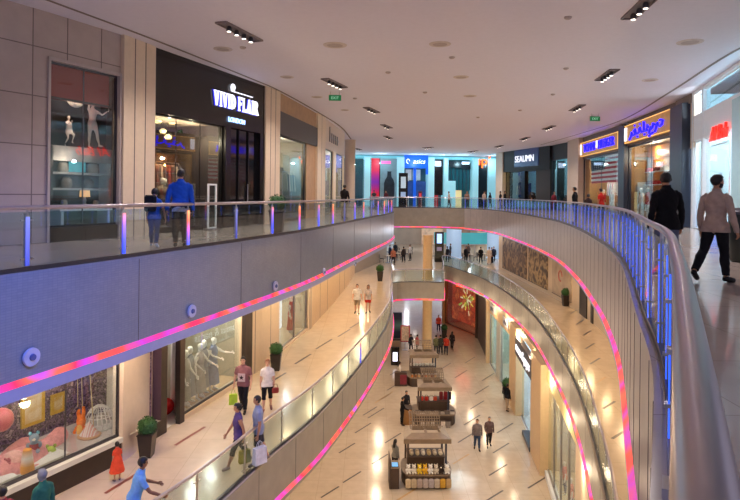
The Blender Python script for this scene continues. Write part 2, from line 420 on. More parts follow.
    if st != 'none':
        def hp_(bn, t, v, s):
            if bn != 'head' and bn != 'neck': return False
            q = hz(v); line = .026 if q.y > .022 else (-.002 if q.y > .0 else -.038)
            if st == 'long' and q.y < .01: line = -.05
            return q.z > line - (.0 if q.y > .03 else 0)
        garment('hair', hm, hp_, (.011 if st == 'short' else .016) * H / 1.7)
        if st == 'long':
            hb = MB(); bk = J['torso'][4]; pts = [hd + hr @ Vector((0, -.03 * H, .02 * H)), hd + hr @ Vector((0, -.048 * H, -.03 * H)), Vector((0, bk.y - .055 * H, J['neck'][0].z - .01 * H)), Vector((0, bk.y - .062 * H, bk.z + .0 * H))]
            hb.tube(pts, [(.040 * H, .025 * H), (.050 * H, .024 * H), (.048 * H, .018 * H), (.028 * H, .010 * H)], 12, side=(1, 0, 0)); hb.build('hair', hm, root, True)
        if st == 'bun':
            hb = MB(); hb.ball(hd + hr @ Vector((0, -.055 * H, .03 * H)), .022 * H); hb.build('hair', hm, root, True)
    if p.get('scarf'):
        def sp_(bn, t, v, s):
            if bn == 'neck': return True
            if bn != 'head': return False
            q = hz(v); return not (q.y > .018 and -.045 < q.z < .03 and abs(q.x) < .034)
        garment('headscarf', cloth(p['scarf']), sp_, .02)
    if p.get('beard'):
        garment('beard', hm, lambda bn, t, v, s: bn in ('head', 'neck') and hz(v).y > -.004 and (hz(v).z < -.044 or (hz(v).z < -.012 and abs(hz(v).x) > .020) or (-.032 < hz(v).z < -.024 and hz(v).y > .03)) and hz(v).z > -.075, .007 * H / 1.7)
    # clothes
    top = p.get('top'); sl = p.get('sleeve', 'short'); hem = p.get('hem', .47)
    if top:
        def tp(bn, t, v, s):
            if bn == 'torso': return v.z > hem * H
            if bn == 'thigh': return v.z > hem * H
            if bn == 'neck': return v.z < J['neck'][0].z + p.get('collar', .012) * H
            if bn == 'uarm': return sl == 'long' or (sl == 'short' and t < .68) or (sl == 'none' and t < .05)
            if bn == 'farm': return sl == 'long'
            if bn == 'hand': return sl == 'long' and t < .05
            return False
        loose = p.get('loose', 1.0)
        garment(p.get('top_name', 'shirt'), cloth(top), tp, lambda bn, t, v: ((.009 if bn == 'uarm' and t < .3 else .014) if bn in ('uarm', 'farm') else (.018 + max(0, .62 - v.z / H) * .09)) * H / 1.7 * loose, snap=hem * H)
    bot = p.get('bottom'); bn_ = p.get('bottom_name', 'trousers'); end = p.get('bottom_to', .96)   # share of the shin that is covered; negative: ends on the thigh
    if bot and bn_ in ('trousers', 'shorts'):
        def bp(bn, t, v, s):
            if bn == 'torso': return v.z < (hem + .035 if top else .58) * H
            if bn == 'thigh': return end >= 0 or t < 1 + end
            if bn == 'shin': return end > 0 and t < end
            if bn == 'foot': return end > .95 and t < .25 and False
            return False
        garment(bn_, cloth(bot), bp, lambda bn, t, v: (.010 if bn == 'torso' else (.013 if bn == 'thigh' else .015 + .008 * t)) * H / 1.7 * (1.35 if bn_ == 'shorts' else 1))
    sk = p.get('skirt')   # (top share of height, bottom share, bottom radius share, colour, name)
    if sk:
        z0, z1, r1, sc, sn = sk; g = MB(); n = 28; vs = []; rows = 7
        for i in range(rows):
            q = i / (rows - 1); z = z0 + (z1 - z0) * q; rx = (.088 * b + (r1 - .085) * q ** .8) * H; ry = (.070 * b + (r1 * .82 - .068) * q ** .8) * H
            for k in range(n):
                a = 2 * PI * k / n; w_ = 1 + .055 * q * math.sin(a * 7 + 1)
                vs.append(Vector((rx * w_ * math.cos(a), ry * w_ * math.sin(a) + .004 * H, z * H)))
        fs = [(i * n + k, i * n + (k + 1) % n, (i + 1) * n + (k + 1) % n, (i + 1) * n + k) for i in range(rows - 1) for k in range(n)]
        g.add(vs, fs); g.build(sn, cloth(sc), root, True)
    sh = p.get('shoe', '#2a2420')
    if sh:
        for S in 'LR': garment('shoe', cloth(sh, .5), lambda bn, t, v, s, S=S: (bn == 'foot' and s == S) or (bn == 'shin' and s == S and t > .97), .008)
    lowest = min(v.z for v in V)
    for ch in root.children:
        ch.matrix_parent_inverse = Matrix.Translation((0, 0, -lowest + .004))
    root['hand_off'] = 0
    JW = {}
    Rm = Matrix.Translation(Vector(loc)) @ Matrix.Rotation(math.radians(rz), 4, 'Z') @ Matrix.Translation((0, 0, -lowest + .004))
    for S in 'LR': w, u = J['hand' + S]; JW[S] = Rm @ (w + u * .06 * H)
    JW['chest'] = Rm @ J['torso'][3]; JW['back'] = Rm @ (J['torso'][4] + Vector((0, -.07 * H, 0))); JW['root'] = root; JW['Rm'] = Rm; JW['J'] = J
    del root['hand_off']
    return JW
def shopping_bag(hand, label, col, w=.30, h=.34, d=.10, rz=0.0, group=None, cat='shopping bag', handle='#3a3a3a'):
    z = hand.z - h - .17; t = thing('shopping_bag', label, cat, (hand.x, hand.y, z), rz, group)
    m = MB(); m.box((0, 0, h / 2), (w, d, h), taper=.92); m.build('bag_body', cloth(col, .6), t)
    for s in (-1, 1):
        m = MB(); m.tube([(-w * .25, s * d * .3, h - .02), (-w * .15, s * d * .15, h + .12), (0, s * .008, h + .17), (w * .15, s * d * .15, h + .12), (w * .25, s * d * .3, h - .02)], .006, 6); m.build('handle', cloth(handle), t)
    return t
# ---------------------------------------------------------------- shared surfaces
STONE = tile_mat('beige_stone_blocks', '#c3b2a8', '#bba99f', 7.3, 1.25, 0.5, '#7f716b', 0.014, axes='YZ')
CREAM = mat('cream_plaster', '#d9c4aa', 0.55, noise=0.02)
CREAM_W = mat('warm_cream_panel', '#e2cdb0', 0.45, noise=0.02)
WOOD_B = mat('beige_wood_panel', '#b08b66', 0.5, noise=0.06, scale=3)
BLACK_G = mat('black_gloss_cladding', '#15110f', 0.22, noise=0.1)
DBROWN = mat('dark_brown_cladding', '#3a2d25', 0.45, noise=0.08)
SLATE = mat('dark_slate_pillar', '#2a3346', 0.35, noise=0.05)
WHITE_P = mat('white_panel', '#e4e6e6', 0.4, noise=0.01)
CEIL_M = mat('white_ceiling_paint', '#dedbe6', 0.8, noise=0.01)
GROOVE = mat('dark_groove', '#6d625d', 0.7, noise=0)
STEEL = mat('brushed_steel', '#b7b3b3', 0.28, metal=1.0, noise=0.03, scale=20)
STEEL_D = mat('dark_steel', '#5b5a60', 0.35, metal=0.9, noise=0.03)
RAIL_M = mat('satin_steel_handrail', '#b3a9ac', 0.30, metal=0.85, noise=0.02)
FASC = tile_mat('grey_metal_mesh_panel', '#8793a6', '#7f8ba0', 0.09, 0.045, 0.28, '#74809a', 0.004, axes='YZ', spec=0.7)
FASC_R = mat('satin_metal_panel', '#aaa4a0', 0.42, metal=0.0, noise=0.05, scale=2)
FASC_M = mat('taupe_metal_panel', '#958f83', 0.55, metal=0.0, noise=0.05, scale=2)
LIP = mat('lavender_lip', '#9aa2cc', 0.4, noise=0.02)
LED = ramp_mat('pink_led_strip', ['#f02c58', '#f4583c', '#c83cb8', '#f03050', '#f46a40', '#b44ae0'], noise=0.55, lo=0.3, hi=0.7, es=.85)
GLASS = glass_mat('balustrade_glass', '#e6eeee', 0.035, 0.38)
GLASS_M = glass_mat('middle_balustrade_glass', '#e2eae8', 0.015, 0.20, rough=.28)
GLASS_S = glass_mat('shop_glass', '#eef4f4', 0.03, 0.36)
GLASS_D = glass_mat('dim_shop_glass', '#c3cacd', 0.05, 0.40)
FLOOR_U = tile_mat('polished_floor_upper', '#d6c7ba', '#d0c0b4', 1.2, 1.2, 0.14, '#b0a296', 0.006, spec=0.7)
FLOOR_M = tile_mat('polished_floor_middle', '#e6d1b2', '#e2cdae', 1.2, 1.2, 0.17, '#cbb696', 0.006, spec=0.6)
FLOOR_G = tile_mat('polished_floor_ground', '#d8c6ae', '#d2c0a8', 1.2, 1.2, 0.15, '#baa78e', 0.006, spec=0.7)
DASH = mat('dark_inlay', '#3b3128', 0.3, noise=0.1); DASH_R = mat('red_brown_inlay', '#8a4a34', 0.3, noise=0.1); DASH_T = mat('tan_inlay', '#b08a50', 0.3, noise=0.1)

# ---------------------------------------------------------------- outlines of the openings in the two upper floors
UL = [(-9.6, 0.5), (-7.7, 4.6), (-6.6, 7.2), (-5.75, 9.4), (-4.95, 11.6), (-4.27, 13.8), (-3.6, 15.9), (-2.2, 20.8), (-0.92, 27.4), (0.35, 34), (1.2, 38.5), (1.8, 43.2), (1.75, 46.5), (1.1, 50), (0.3, 53)]
UB = [(0.3, 53), (0.1, 56), (1.8, 57.6), (4.5, 58.2), (7.2, 58.2), (9.3, 57)]
UR = [(9.3, 57), (10.6, 53.5), (11.05, 48.5), (10.65, 39), (9.8, 30.5), (8.4, 23.4), (6.75, 17.0), (5.85, 14.0), (5.0, 11.5), (4.1, 9.2), (3.05, 6.6), (2.25, 4.6), (1.30, 2.66), (0.56, 1.22), (-0.06, 0.05), (-0.9, -1.5), (-2.6, -3.4)]
ML = [(-7.9, 3.5), (-6.2, 7.2), (-4.9, 9.8), (-4.05, 11.5), (-3.4, 13.2), (-2.6, 15.7), (-1.55, 18.7), (-0.45, 23.2), (0.5, 28), (1.25, 33), (1.6, 38), (1.72, 43), (1.9, 46.2)]
MBr = [(1.9, 46.2), (2.4, 46.9), (4.2, 47.2), (6.1, 47.1)]
MS = [(6.1, 47.1), (6.75, 52), (7.3, 57.3), (7.8, 57.9), (8.5, 55.2)]
MR = [(8.5, 55.2), (9.5, 50.5), (9.95, 45.5), (9.98, 38.5), (9.55, 32.6), (8.4, 25.2), (7.5, 20.7), (6.45, 16.7), (5.1, 12.2), (3.7, 8.6), (2.0, 5.0), (0.2, 1.5), (-1.6, -1.4)]
cUL, cUB, cUR = spline(UL), spline(UB), spline(UR)
cML, cMB, cMS, cMR = spline(ML), spline(MBr), spline(MS), spline(MR)
holeU = cUL + cUB[1:] + cUR[1:]; holeM = cML + cMB[1:] + cMS[1:] + cMR[1:]
OUT = [(-16, -3.9), (24, -3.9), (24, 86), (-16, 86)]
def dash_faces(mb, lst, z):
    for x, y, l, mi in lst:
        a = W(x - l, y + l * .62, z); b = W(x + l, y - l * .62, z); d = (b - a).normalized(); n = Vector((-d.y, d.x, 0)) * .048
        mb.quad(a - n, b - n, b + n, a + n, mi)
def slab(name, hole, z, m, up=True, out=OUT, dashes=()):
    loops = [[Vector((x, y, 0)) for x, y in out], [Vector((p.x, p.y, 0)) for p in hole]]
    flat = [q for l in loops for q in l]; tris = tessellate_polygon(loops); mb = MB()
    mb.add([Vector((q.x, q.y, z)) for q in flat], [tuple(t) for t in tris]); mats = [m, DASH, DASH_R, DASH_T]
    dash_faces(mb, dashes, z + .003)
    o = mb.build(name, mats)
    return struct(o)
slab('floor_upper', holeU, 0.0, FLOOR_U)
DM = [(190, 436, 15, 2), (125, 481, 20, 2), (303, 359, 8, 1), (324, 344, 8, 1), (344, 333, 6, 1), (279, 377, 7, 1), (355, 325, 5, 1), (580, 322, 4, 1), (587, 333, 4, 1), (590, 346, 4.5, 1), (595, 361, 5, 1), (601, 380, 5, 3), (609, 405, 6, 1), (618, 435, 6, 1), (565, 300, 4, 1), (553, 291, 3, 1), (575, 311, 4, 1)]
slab('floor_middle', holeM, ZM, FLOOR_M, dashes=DM)
slab('ceiling_middle', holeU, -2.06, CEIL_M, out=[(-16, -3.9), (24, -3.9), (24, 86), (-16, 86)])
slab('ceiling_ground', holeM, -7.26, CEIL_M)
DG = [(394, 386, 7, 1), (376, 413, 8, 1), (393, 438, 8, 1), (380, 459, 8, 1), (482, 390, 7, 1), (477, 405, 7, 1), (472, 420, 8, 1), (467, 437, 9, 1), (501, 448, 8, 1), (498, 470, 9, 1), (494, 496, 9, 1), (538, 482, 10, 1), (461, 374, 6, 1), (383, 398, 8, 3), (461, 459, 8, 3), (404, 496, 12, 3), (370, 411, 7, 1), (363, 428, 8, 1), (347, 448, 8, 1), (386, 396, 7, 3), (352, 477, 9, 1), (330, 492, 9, 1), (395, 372, 5, 1), (446, 366, 5, 1), (470, 360, 5, 1), (488, 377, 6, 1), (505, 428, 8, 1)]
mb = MB(); mb.quad(Vector((-16, -3.9, ZG)), Vector((24, -3.9, ZG)), Vector((24, 110, ZG)), Vector((-16, 110, ZG))); dash_faces(mb, DG, ZG + .003)
struct(mb.build('floor_ground', [FLOOR_G, DASH, DASH_R, DASH_T]))
mb = MB(); mb.quad(Vector((-16, -3.9, ZC)), Vector((24, -3.9, ZC)), Vector((24, 86, ZC)), Vector((-16, 86, ZC)))
struct(mb.build('ceiling', CEIL_M))

# ---------------------------------------------------------------- slab edges: panel, pink light line, lip
def fascia(curve, z_top, z_led, z_bot, panel, inset=0.0, facet=0.0, lip=LIP, seam=None, side=1):
    pts = resample(curve, 0.35); n = len(pts)
    o = MB(); up = offset(pts, 0.0)
    o.strip(pts, z_led + .05, z_top, 0)
    o.strip(offset(pts, -.05 * side), z_top - .0, z_top + .01, 1)
    root = struct(o.build('trim_1', [panel, STEEL_D]))
    l = MB(); q = offset(pts, .07 * side); l.add([Vector((p.x, p.y, z_led + .05)) for p in pts] + [Vector((p.x, p.y, z_led - .05)) for p in q], [(i, i + 1, n + i + 1, n + i) for i in range(n - 1)])
    lo = l.build('light_strip', LED, root); lo['label'] = 'pink and orange glowing light line'
    b = MB(); b.strip(q, z_bot, z_led - .05); pts = q; q2 = offset(pts, -.35 * side); b.add([Vector((p.x, p.y, z_bot)) for p in pts] + [Vector((p.x, p.y, z_bot)) for p in q2], [(i, i + 1, n + i + 1, n + i) for i in range(n - 1)]); b.build('lip', lip, root)
    if seam:
        s_ = MB(); sp = resample(curve, seam)
        for i in range(1, len(sp) - 1):
            d = (sp[i + 1] - sp[i - 1]).normalized(); s_.box((sp[i].x, sp[i].y, (z_top + z_led) / 2), (.010, .010, z_top - z_led - .1), math.atan2(d.y, d.x))
        s_.build('panel_joint', STEEL_D, root)
    return root
# the strips run so that the void lies to the right of the left edges and to the left of the right edges after reversal
fascia(cUL, 0.0, -1.80, -2.06, FASC, seam=4.3, side=-1)
fascia(cUB, 0.0, -1.90, -2.06, FASC_M, side=-1, lip=FASC_M)
fascia(cUR, 0.0, -1.93, -2.06, FASC_R, side=-1, seam=1.1)
fascia(cML, ZM, -7.10, -7.26, FASC_M, side=-1, lip=FASC_M, seam=2.1)
fascia(cMB, ZM, -7.18, -7.26, FASC_M, side=-1, lip=FASC_M)
fascia(cMS, ZM, -7.18, -7.26, FASC_M, side=-1, lip=FASC_M)
fascia(cMR, ZM, -7.10, -7.26, FASC_M, side=-1, lip=FASC_M, seam=2.2)

# ---------------------------------------------------------------- balustrades
POST_LED = [ramp_mat('post_led_warm', ['#4060ff', '#b060e0', '#ff7050', '#ffb070'], lo=.1, hi=.95, es=1.6),
            ramp_mat('post_led_violet', ['#3050ff', '#5a5cff', '#a070e8', '#ff9070'], lo=.1, hi=.95, es=1.5),
            ramp_mat('post_led_dim', ['#4a58b8', '#6a70c0', '#7a80c8', '#8890c8'], lo=.1, hi=.95, es=0.7)]
LED_BLUE = mat('blue_led', '#2f62ff', 0.4, emit='#2a5cff', es=1.6, noise=0)
def balustrade(label, curve, z, step, inset=.10, leds=None, post_w=.09, post_m=STEEL, rail_r=.038, group=None, blue=False, top=1.1, glass=GLASS, anchor=None, flip=1):
    pts = resample(offset(curve, inset * flip), .25); o0 = pts[len(pts) // 2]
    t = thing('glass_balustrade', label, 'railing', (o0.x, o0.y, z), 0, group)
    fine = [Vector((p.x, p.y, z + top - rail_r)) for p in pts]
    m = MB(); m.tube(fine, [(rail_r, rail_r * 1.0)] * len(fine), 14, side=(0, 0, 1)); m.build('handrail', RAIL_M, t, True, world=True)
    m = MB(); n = len(pts)
    for o_ in (-.03, .03): m.strip(offset(pts, o_), z, z + .075)
    a, b = offset(pts, -.03), offset(pts, .03)
    m.add([Vector((p.x, p.y, z + .075)) for p in a] + [Vector((p.x, p.y, z + .075)) for p in b], [(i, i + 1, n + i + 1, n + i) for i in range(n - 1)]); m.build('base_shoe', STEEL_D, t, world=True)
    pc = offset(curve, inset * flip)
    if anchor is not None:
        i0 = min(range(len(pc)), key=lambda i: (pc[i] - Vector(anchor)).length); acc = 0.0; ps = [pc[i0]]
        for i in range(i0 - 1, -1, -1):
            acc += (pc[i] - pc[i + 1]).length
            if acc >= step: ps.insert(0, pc[i]); acc = 0.0
        acc = 0.0
        for i in range(i0 + 1, len(pc)):
            acc += (pc[i] - pc[i - 1]).length
            if acc >= step: ps.append(pc[i]); acc = 0.0
    else: ps = resample(pc, step)
    k = 0
    for i, p in enumerate(ps):
        d = (ps[min(i + 1, len(ps) - 1)] - ps[max(i - 1, 0)]).normalized(); rz = math.atan2(d.y, d.x)
        if i < len(ps) - 1:
            q = ps[i + 1]; g = MB(); e = (q - p).normalized() * .035; mid = offset([p + e, (p + q) / 2, q - e], 0.0)
            c = (p + q) / 2; g.box((c.x, c.y, z + .53), ((q - p).length - .05, .014, .92), math.atan2((q - p).y, (q - p).x)); g.build('glass_panel', glass, t, world=True)
        m = MB()
        if blue:
            nn = Vector((-d.y, d.x))
            m.box((p.x, p.y, z + .5), (.012, .03, 1.0), rz)
            for zz in (.25, .8): m.box((p.x - nn.x * .03, p.y - nn.y * .03, z + zz), (.06, .03, .02), rz)
            m.tube([(p.x, p.y, z + .93), (p.x, p.y, z + 1.04)], .02, 6)
            po = m.build('post', post_m, t, world=True)
            l = MB(); l.box((p.x - nn.x * .022, p.y - nn.y * .022, z + .5), (.012, .008, .88), rz); lo = l.build('light_tube', LED_BLUE, po); 
            lo.matrix_parent_inverse = Matrix.Identity(4); lo.location = -Vector(t.location)
        else:
            m.box((p.x, p.y, z + .49), (post_w * .35, .02, .98), rz)
            m.box((p.x, p.y, z + .49), (post_w, .012, .94), rz)
            m.tube([(p.x, p.y, z + .93), (p.x, p.y, z + 1.04)], .016, 6)
            for zz in (.2, .85):
                for sg in (-1, 1): m.box((p.x + d.x * sg * .07, p.y + d.y * sg * .07, z + zz), (.09, .03, .022), rz)
            po = m.build('post', post_m, t, world=True)
            if leds:
                w = leds[i % len(leds)]
                if w is not None:
                    l = MB(); nn = Vector((-d.y, d.x)) 
                    for sg in (-1, 1): l.box((nn.x * .02 * sg, nn.y * .02 * sg, .5), (post_w * .55, .012, .82), rz)
                    lo = l.build('light_strip', POST_LED[w], po); lo.location = (p.x - o0.x, p.y - o0.y, 0)
    return t
balustrade('glass railing with rainbow lit posts along the left upper gallery', resample(cUL, .05), 0, 2.15, leds=[1, 0, 1, 0, 2, 1, 0, 2], flip=1, anchor=(-5.72, 9.72), post_w=.13)
balustrade('glass railing of the short upper bridge across the far end', cUB, 0, 1.5, flip=1, post_w=.05)
balustrade('glass railing with blue light tubes curving along the right upper gallery', cUR, 0, 1.12, flip=1, blue=True, rail_r=.031)
balustrade('glass railing of the left middle gallery with plain steel posts', cML, ZM, 2.0, flip=1, post_w=.07, leds=[None, None, None, None, 1, None, None], glass=GLASS_M)
balustrade('glass railing of the middle bridge beside the round column', cMB, ZM, 1.6, flip=1, post_w=.05, glass=GLASS_M)
balustrade('glass railing along the side of the middle bridge', cMS, ZM, 1.8, flip=1, post_w=.05, glass=GLASS_M)
balustrade('glass railing of the right middle gallery seen from above', cMR, ZM, 1.75, flip=1, post_w=.05, glass=GLASS_M)
# ---------------------------------------------------------------- walls and shop fronts
def wall(name, g, u0, u1, z0, z1, m, n0=0.0, n1=0.25, flutes=0):
    mb = MB(); mb.seg(g, u0, u1, n0, n1, z0, z1)
    for k in range(flutes):
        u = u0 + (u1 - u0) * (k + 1) / (flutes + 1); mb.seg(g, u - .02, u + .02, n0 - .004, n0 + .01, z0, z1, 1)
    return struct(mb.build(name, [m, GROOVE]))
def window(g, u0, u1, z0, z1, n=0.12, frame=STEEL_D, fw=.05, glass=GLASS_S, mull=(), idx=1):
    f = MB()
    f.seg(g, u0, u0 + fw, n - .04, n + .04, z0, z1); f.seg(g, u1 - fw, u1, n - .04, n + .04, z0, z1)
    f.seg(g, u0, u1, n - .04, n + .04, z1 - fw, z1); f.seg(g, u0, u1, n - .04, n + .04, z0, z0 + fw)
    for u in mull: f.seg(g, u - min(fw * .4, .015), u + min(fw * .4, .015), n - .012, n + .012, z0, z1)
    o = struct(f.build('window_%d' % idx, frame))
    p = MB(); p.seg(g, u0 + fw, u1 - fw, n - .006, n + .006, z0 + fw, z1 - fw); p.build('pane', glass, o)
    return o
def room(g, u0, u1, depth, z0, z1, floor='#c8b8a4', back='#8a7a6c', side=None, ceil='#d0c8c0', n=.02, sl=0.0, sr=0.0):
    """the inside of a shop: floor, back, sides, ceiling"""
    mb = MB(); s = mb
    A = [g.p(u0, n, z0), g.p(u1, n, z0), g.p(u1 + sr * depth, depth, z0), g.p(u0 + sl * depth, depth, z0)]; B_ = [Vector((p.x, p.y, z1)) for p in A]
    s.quad(*[p + Vector((0, 0, .012)) for p in A], 0); s.quad(A[3], A[2], B_[2], B_[3], 1); s.quad(A[0], A[3], B_[3], B_[0], 2); s.quad(A[2], A[1], B_[1], B_[2], 2); s.quad(*B_, 3)
    M_ = lambda c: mat('shop_' + c.strip('#'), c, .6, noise=.04, scale=2)
    return struct(s.build('wall_shop', [mat('shopfloor_' + floor.strip('#'), floor, .2, noise=.03), M_(back), M_(side or back), M_(ceil)]))
def glow(g, u, n, z, w, col='#ffe6c4', r=.08): return light('POINT', g.p(u, n, z), w, col, r)
_wi = [0]
def nw(): _wi[0] += 1; return _wi[0]
EM = lambda nm, c, s: mat(nm, c, .5, emit=c, es=s, noise=0)

# ---- left side, upper gallery
A = [(-10.9, 10.2), (-8.34, 14.94), (-7.35, 17.05), (-6.95, 18.4), (-4.62, 25.0), (-4.22, 26.3), (-3.13, 33.2), (-2.84, 35.1), (-1.95, 43.6)]
gA = [Seg(A[i], A[i + 1]) for i in range(len(A) - 1)]
wall('wall_left', gA[0], 0, gA[0].L, 0, ZC, STONE)
# window in the stone wall
g = gA[1]; t0 = g.hit(50, 60)[1]; L_ = g.L
wall('wall_left', g, 0, L_, t0 + .02, ZC, STONE); 
mb = MB()
for px in (66, 100):
    u = g.u(px); mb.seg(g, u - .012, u + .012, -.004, .01, t0 + .1, ZC)
struct(mb.build('trim_2', GROOVE))
wall('wall_left', g, 0, L_, 0, .38, mat('dark_plinth', '#2c2724', .3, noise=.05))
mb = MB(); mb.seg(g, 0, .07, -.05, .12, 0, t0 + .08); mb.seg(g, L_ - .07, L_, -.05, .12, 0, t0 + .08); mb.seg(g, 0, L_, -.05, .12, t0, t0 + .08); struct(mb.build('trim_3', mat('pale_window_surround', '#b8aaa4', .5, noise=.02)))
window(g, .07, L_ - .07, .38, t0, glass=GLASS_S, mull=(L_ * .5,), idx=nw())
room(g, .0, L_, 3.0, .38, t0 + .1, floor='#6a625c', back='#3a302a', side='#4a3a30', ceil='#5a524c', sl=.4, sr=.6)
glow(g, L_ * .5, .8, 4.2, 90, '#ffd9b8'); glow(g, L_ * .45, .5, 2.2, 10, '#ffe4d0')
wall('wall_left', gA[2], -.02, gA[2].L + .02, 0, ZC, CREAM, n0=-.12, flutes=2)
# black shop with the glowing serif sign
g = gA[3]; L_ = g.L; uD = g.u(224); zt = g.hit(152, 112)[1]
wall('wall_left', g, 0, L_, zt, ZC, BLACK_G, n0=-.05)
window(g, 0, uD, .12, zt, frame=BLACK_G, glass=GLASS_D, mull=(uD * .33, uD * .66), idx=nw())
wall('wall_left', g, 0, uD, 0, .12, BLACK_G)
wall('wall_left', g, uD, uD + .35, 0, zt, BLACK_G, n0=-.06)
wall('wall_left', g, L_ - .35, L_, 0, zt, BLACK_G, n0=-.06)
dr = MB(); dr.seg(g, uD + .35, L_ - .35, .10, .16, 0, zt - .0); door = struct(dr.build('door_1', mat('black_door_glass', '#0c0b0d', .06, noise=0, spec=.8)))
mb = MB()
for k in (0.33, .66): u = uD + .35 + (L_ - uD - .7) * k; mb.seg(g, u - .03, u + .03, .04, .12, 0, zt)
mb.build('door_frame', BLACK_G, door)
mb = MB(); u = uD + .35 + (L_ - uD - .7) * .62; mb.tube([g.p(u, .02, .9), g.p(u, .02, 1.7)], .02, 8); mb.build('door_handle', STEEL, door)
room(g, 0, uD, 5.0, 0, zt + .05, floor='#5c5048', back='#3c2a22', side='#2c211d', ceil='#8a7a6a')
for k in range(3): glow(g, uD * (.2 + .3 * k), .9, zt - .5, 300, '#ffe0b8')
# sign: serif letters built stroke by stroke
def serif_sign(g, txt, u0, u1, z0, z1, n, depth=.06):
    W_ = {'V': .72, 'I': .36, 'D': .72, 'F': .62, 'L': .6, 'A': .74, 'R': .74, ' ': .3}; tot = sum(W_[c] for c in txt); k = (u1 - u0) / tot; hgt = z1 - z0; mb = MB(); u = u0
    def st(x0, y0, x1, y1, w):  # stroke with horizontal width w, in letter units
        P = [(x0 - w / 2, y0), (x0 + w / 2, y0), (x1 + w / 2, y1), (x1 - w / 2, y1)]
        vs = [g.p(u + a * k, n - dd, z0 + b * hgt) for dd in (depth, 0) for a, b in P]
        mb.add(vs, [(0, 1, 2, 3), (7, 6, 5, 4), (0, 4, 5, 1), (1, 5, 6, 2), (2, 6, 7, 3), (3, 7, 4, 0)])
    def bar(x0, x1, y, h=.05): st((x0 + x1) / 2, y, (x0 + x1) / 2, y + h, abs(x1 - x0))
    def arc(cx, cy, rx, ry, w, a0=-90, a1=90, n_=8):
        for i in range(n_):
            p, q = math.radians(a0 + (a1 - a0) * i / n_), math.radians(a0 + (a1 - a0) * (i + 1) / n_)
            P = [(cx + rx * math.cos(p), cy + ry * math.sin(p)), (cx + rx * math.cos(q), cy + ry * math.sin(q)), (cx + (rx - w) * math.cos(q), cy + (ry - .06) * math.sin(q)), (cx + (rx - w) * math.cos(p), cy + (ry - .06) * math.sin(p))]
            vs = [g.p(u + a * k, n - dd, z0 + b * hgt) for dd in (depth, 0) for a, b in P]
            mb.add(vs, [(0, 1, 2, 3), (7, 6, 5, 4), (0, 4, 5, 1), (1, 5, 6, 2), (2, 6, 7, 3), (3, 7, 4, 0)])
    for c in txt:
        w = W_[c]
        if c == 'V': st(.14, 1, .36, 0, .105); st(.56, 1, .38, 0, .05); bar(.03, .28, .95); bar(.46, .68, .95)
        if c == 'I': st(.18, 0, .18, 1, .105); bar(.05, .31, 0); bar(.05, .31, .95)
        if c == 'D': st(.17, 0, .17, 1, .105); arc(.25, .5, .40, .5, .16); bar(.04, .3, 0); bar(.04, .3, .95)
        if c == 'F': st(.17, 0, .17, 1, .105); bar(.04, .56, .94, .06); bar(.2, .42, .5, .05); bar(.04, .3, 0); st(.54, .8, .54, 1, .04); st(.42, .42, .42, .62, .04)
        if c == 'L': st(.17, 0, .17, 1, .105); bar(.04, .3, .95); bar(.04, .54, 0, .06); st(.53, 0, .53, .24, .04)
        if c == 'A': st(.16, 0, .37, 1, .06); st(.58, 0, .37, 1, .105); bar(.24, .5, .3, .05); bar(.05, .27, 0); bar(.46, .7, 0)
        if c == 'R': st(.17, 0, .17, 1, .105); arc(.27, .74, .30, .26, .15); bar(.2, .32, .94, .06); bar(.2, .32, .48, .06); st(.6, 0, .36, .5, .16); bar(.04, .3, 0); bar(.52, .72, 0); bar(.04, .25, .95)
        u += w * k
    return mb
su0, sz0 = g.hit(211, 106); su1, sz1 = g.hit(256, 116); zlow = g.hit(233, 110)[1]; zhi = g.hit(233, 96)[1]
c = g.p((su0 + su1) / 2, -.05, zlow)
sg = thing('shop_sign', 'glowing white and blue VIVID FLAIR LONDON sign on black shop front', 'sign', c)
sign_w = EM('sign_white', '#f2f4ff', 1.25); sign_b = EM('sign_blue_edge', '#1418e0', .45); sign_lb = EM('sign_pale_blue', '#9fc4ff', 2.5)
serif_sign(g, 'VIVID FLAIR', su0, su1, zlow, zhi, -.09).build('main_lettering', sign_w, sg, world=True)
hb = serif_sign(g, 'VIVID FLAIR', su0 - .05, su1 - .03, zlow - .02, zhi + .02, -.055, .02); hb.build('blue_backlight', sign_b, sg, world=True)
tm = text_mb('LONDON', .27, .04, sx=1.0); R_ = Matrix.Rotation(g.face, 3, 'Z'); cc = g.p((su0 + su1) / 2, -.09, zlow - .42); tm.v = [cc + R_ @ p for p in tm.v]; tm.build('city_lettering', sign_lb, sg, world=True)
mb = MB(); uc = su0 + (su1 - su0) * .40; mb.lathe([(.01, -.15), (.08, -.13), (.11, 0), (.08, .10), (.02, .15)], g.p(uc, -.10, zhi + .3), 12); mb.seg(g, uc, uc + 1.5, -.10, -.06, zhi + .14, zhi + .17); mb.build('emblem', sign_w, sg, world=True)
wall('wall_left', gA[4], -.02, gA[4].L + .02, 0, ZC, CREAM, n0=-.12, flutes=2)
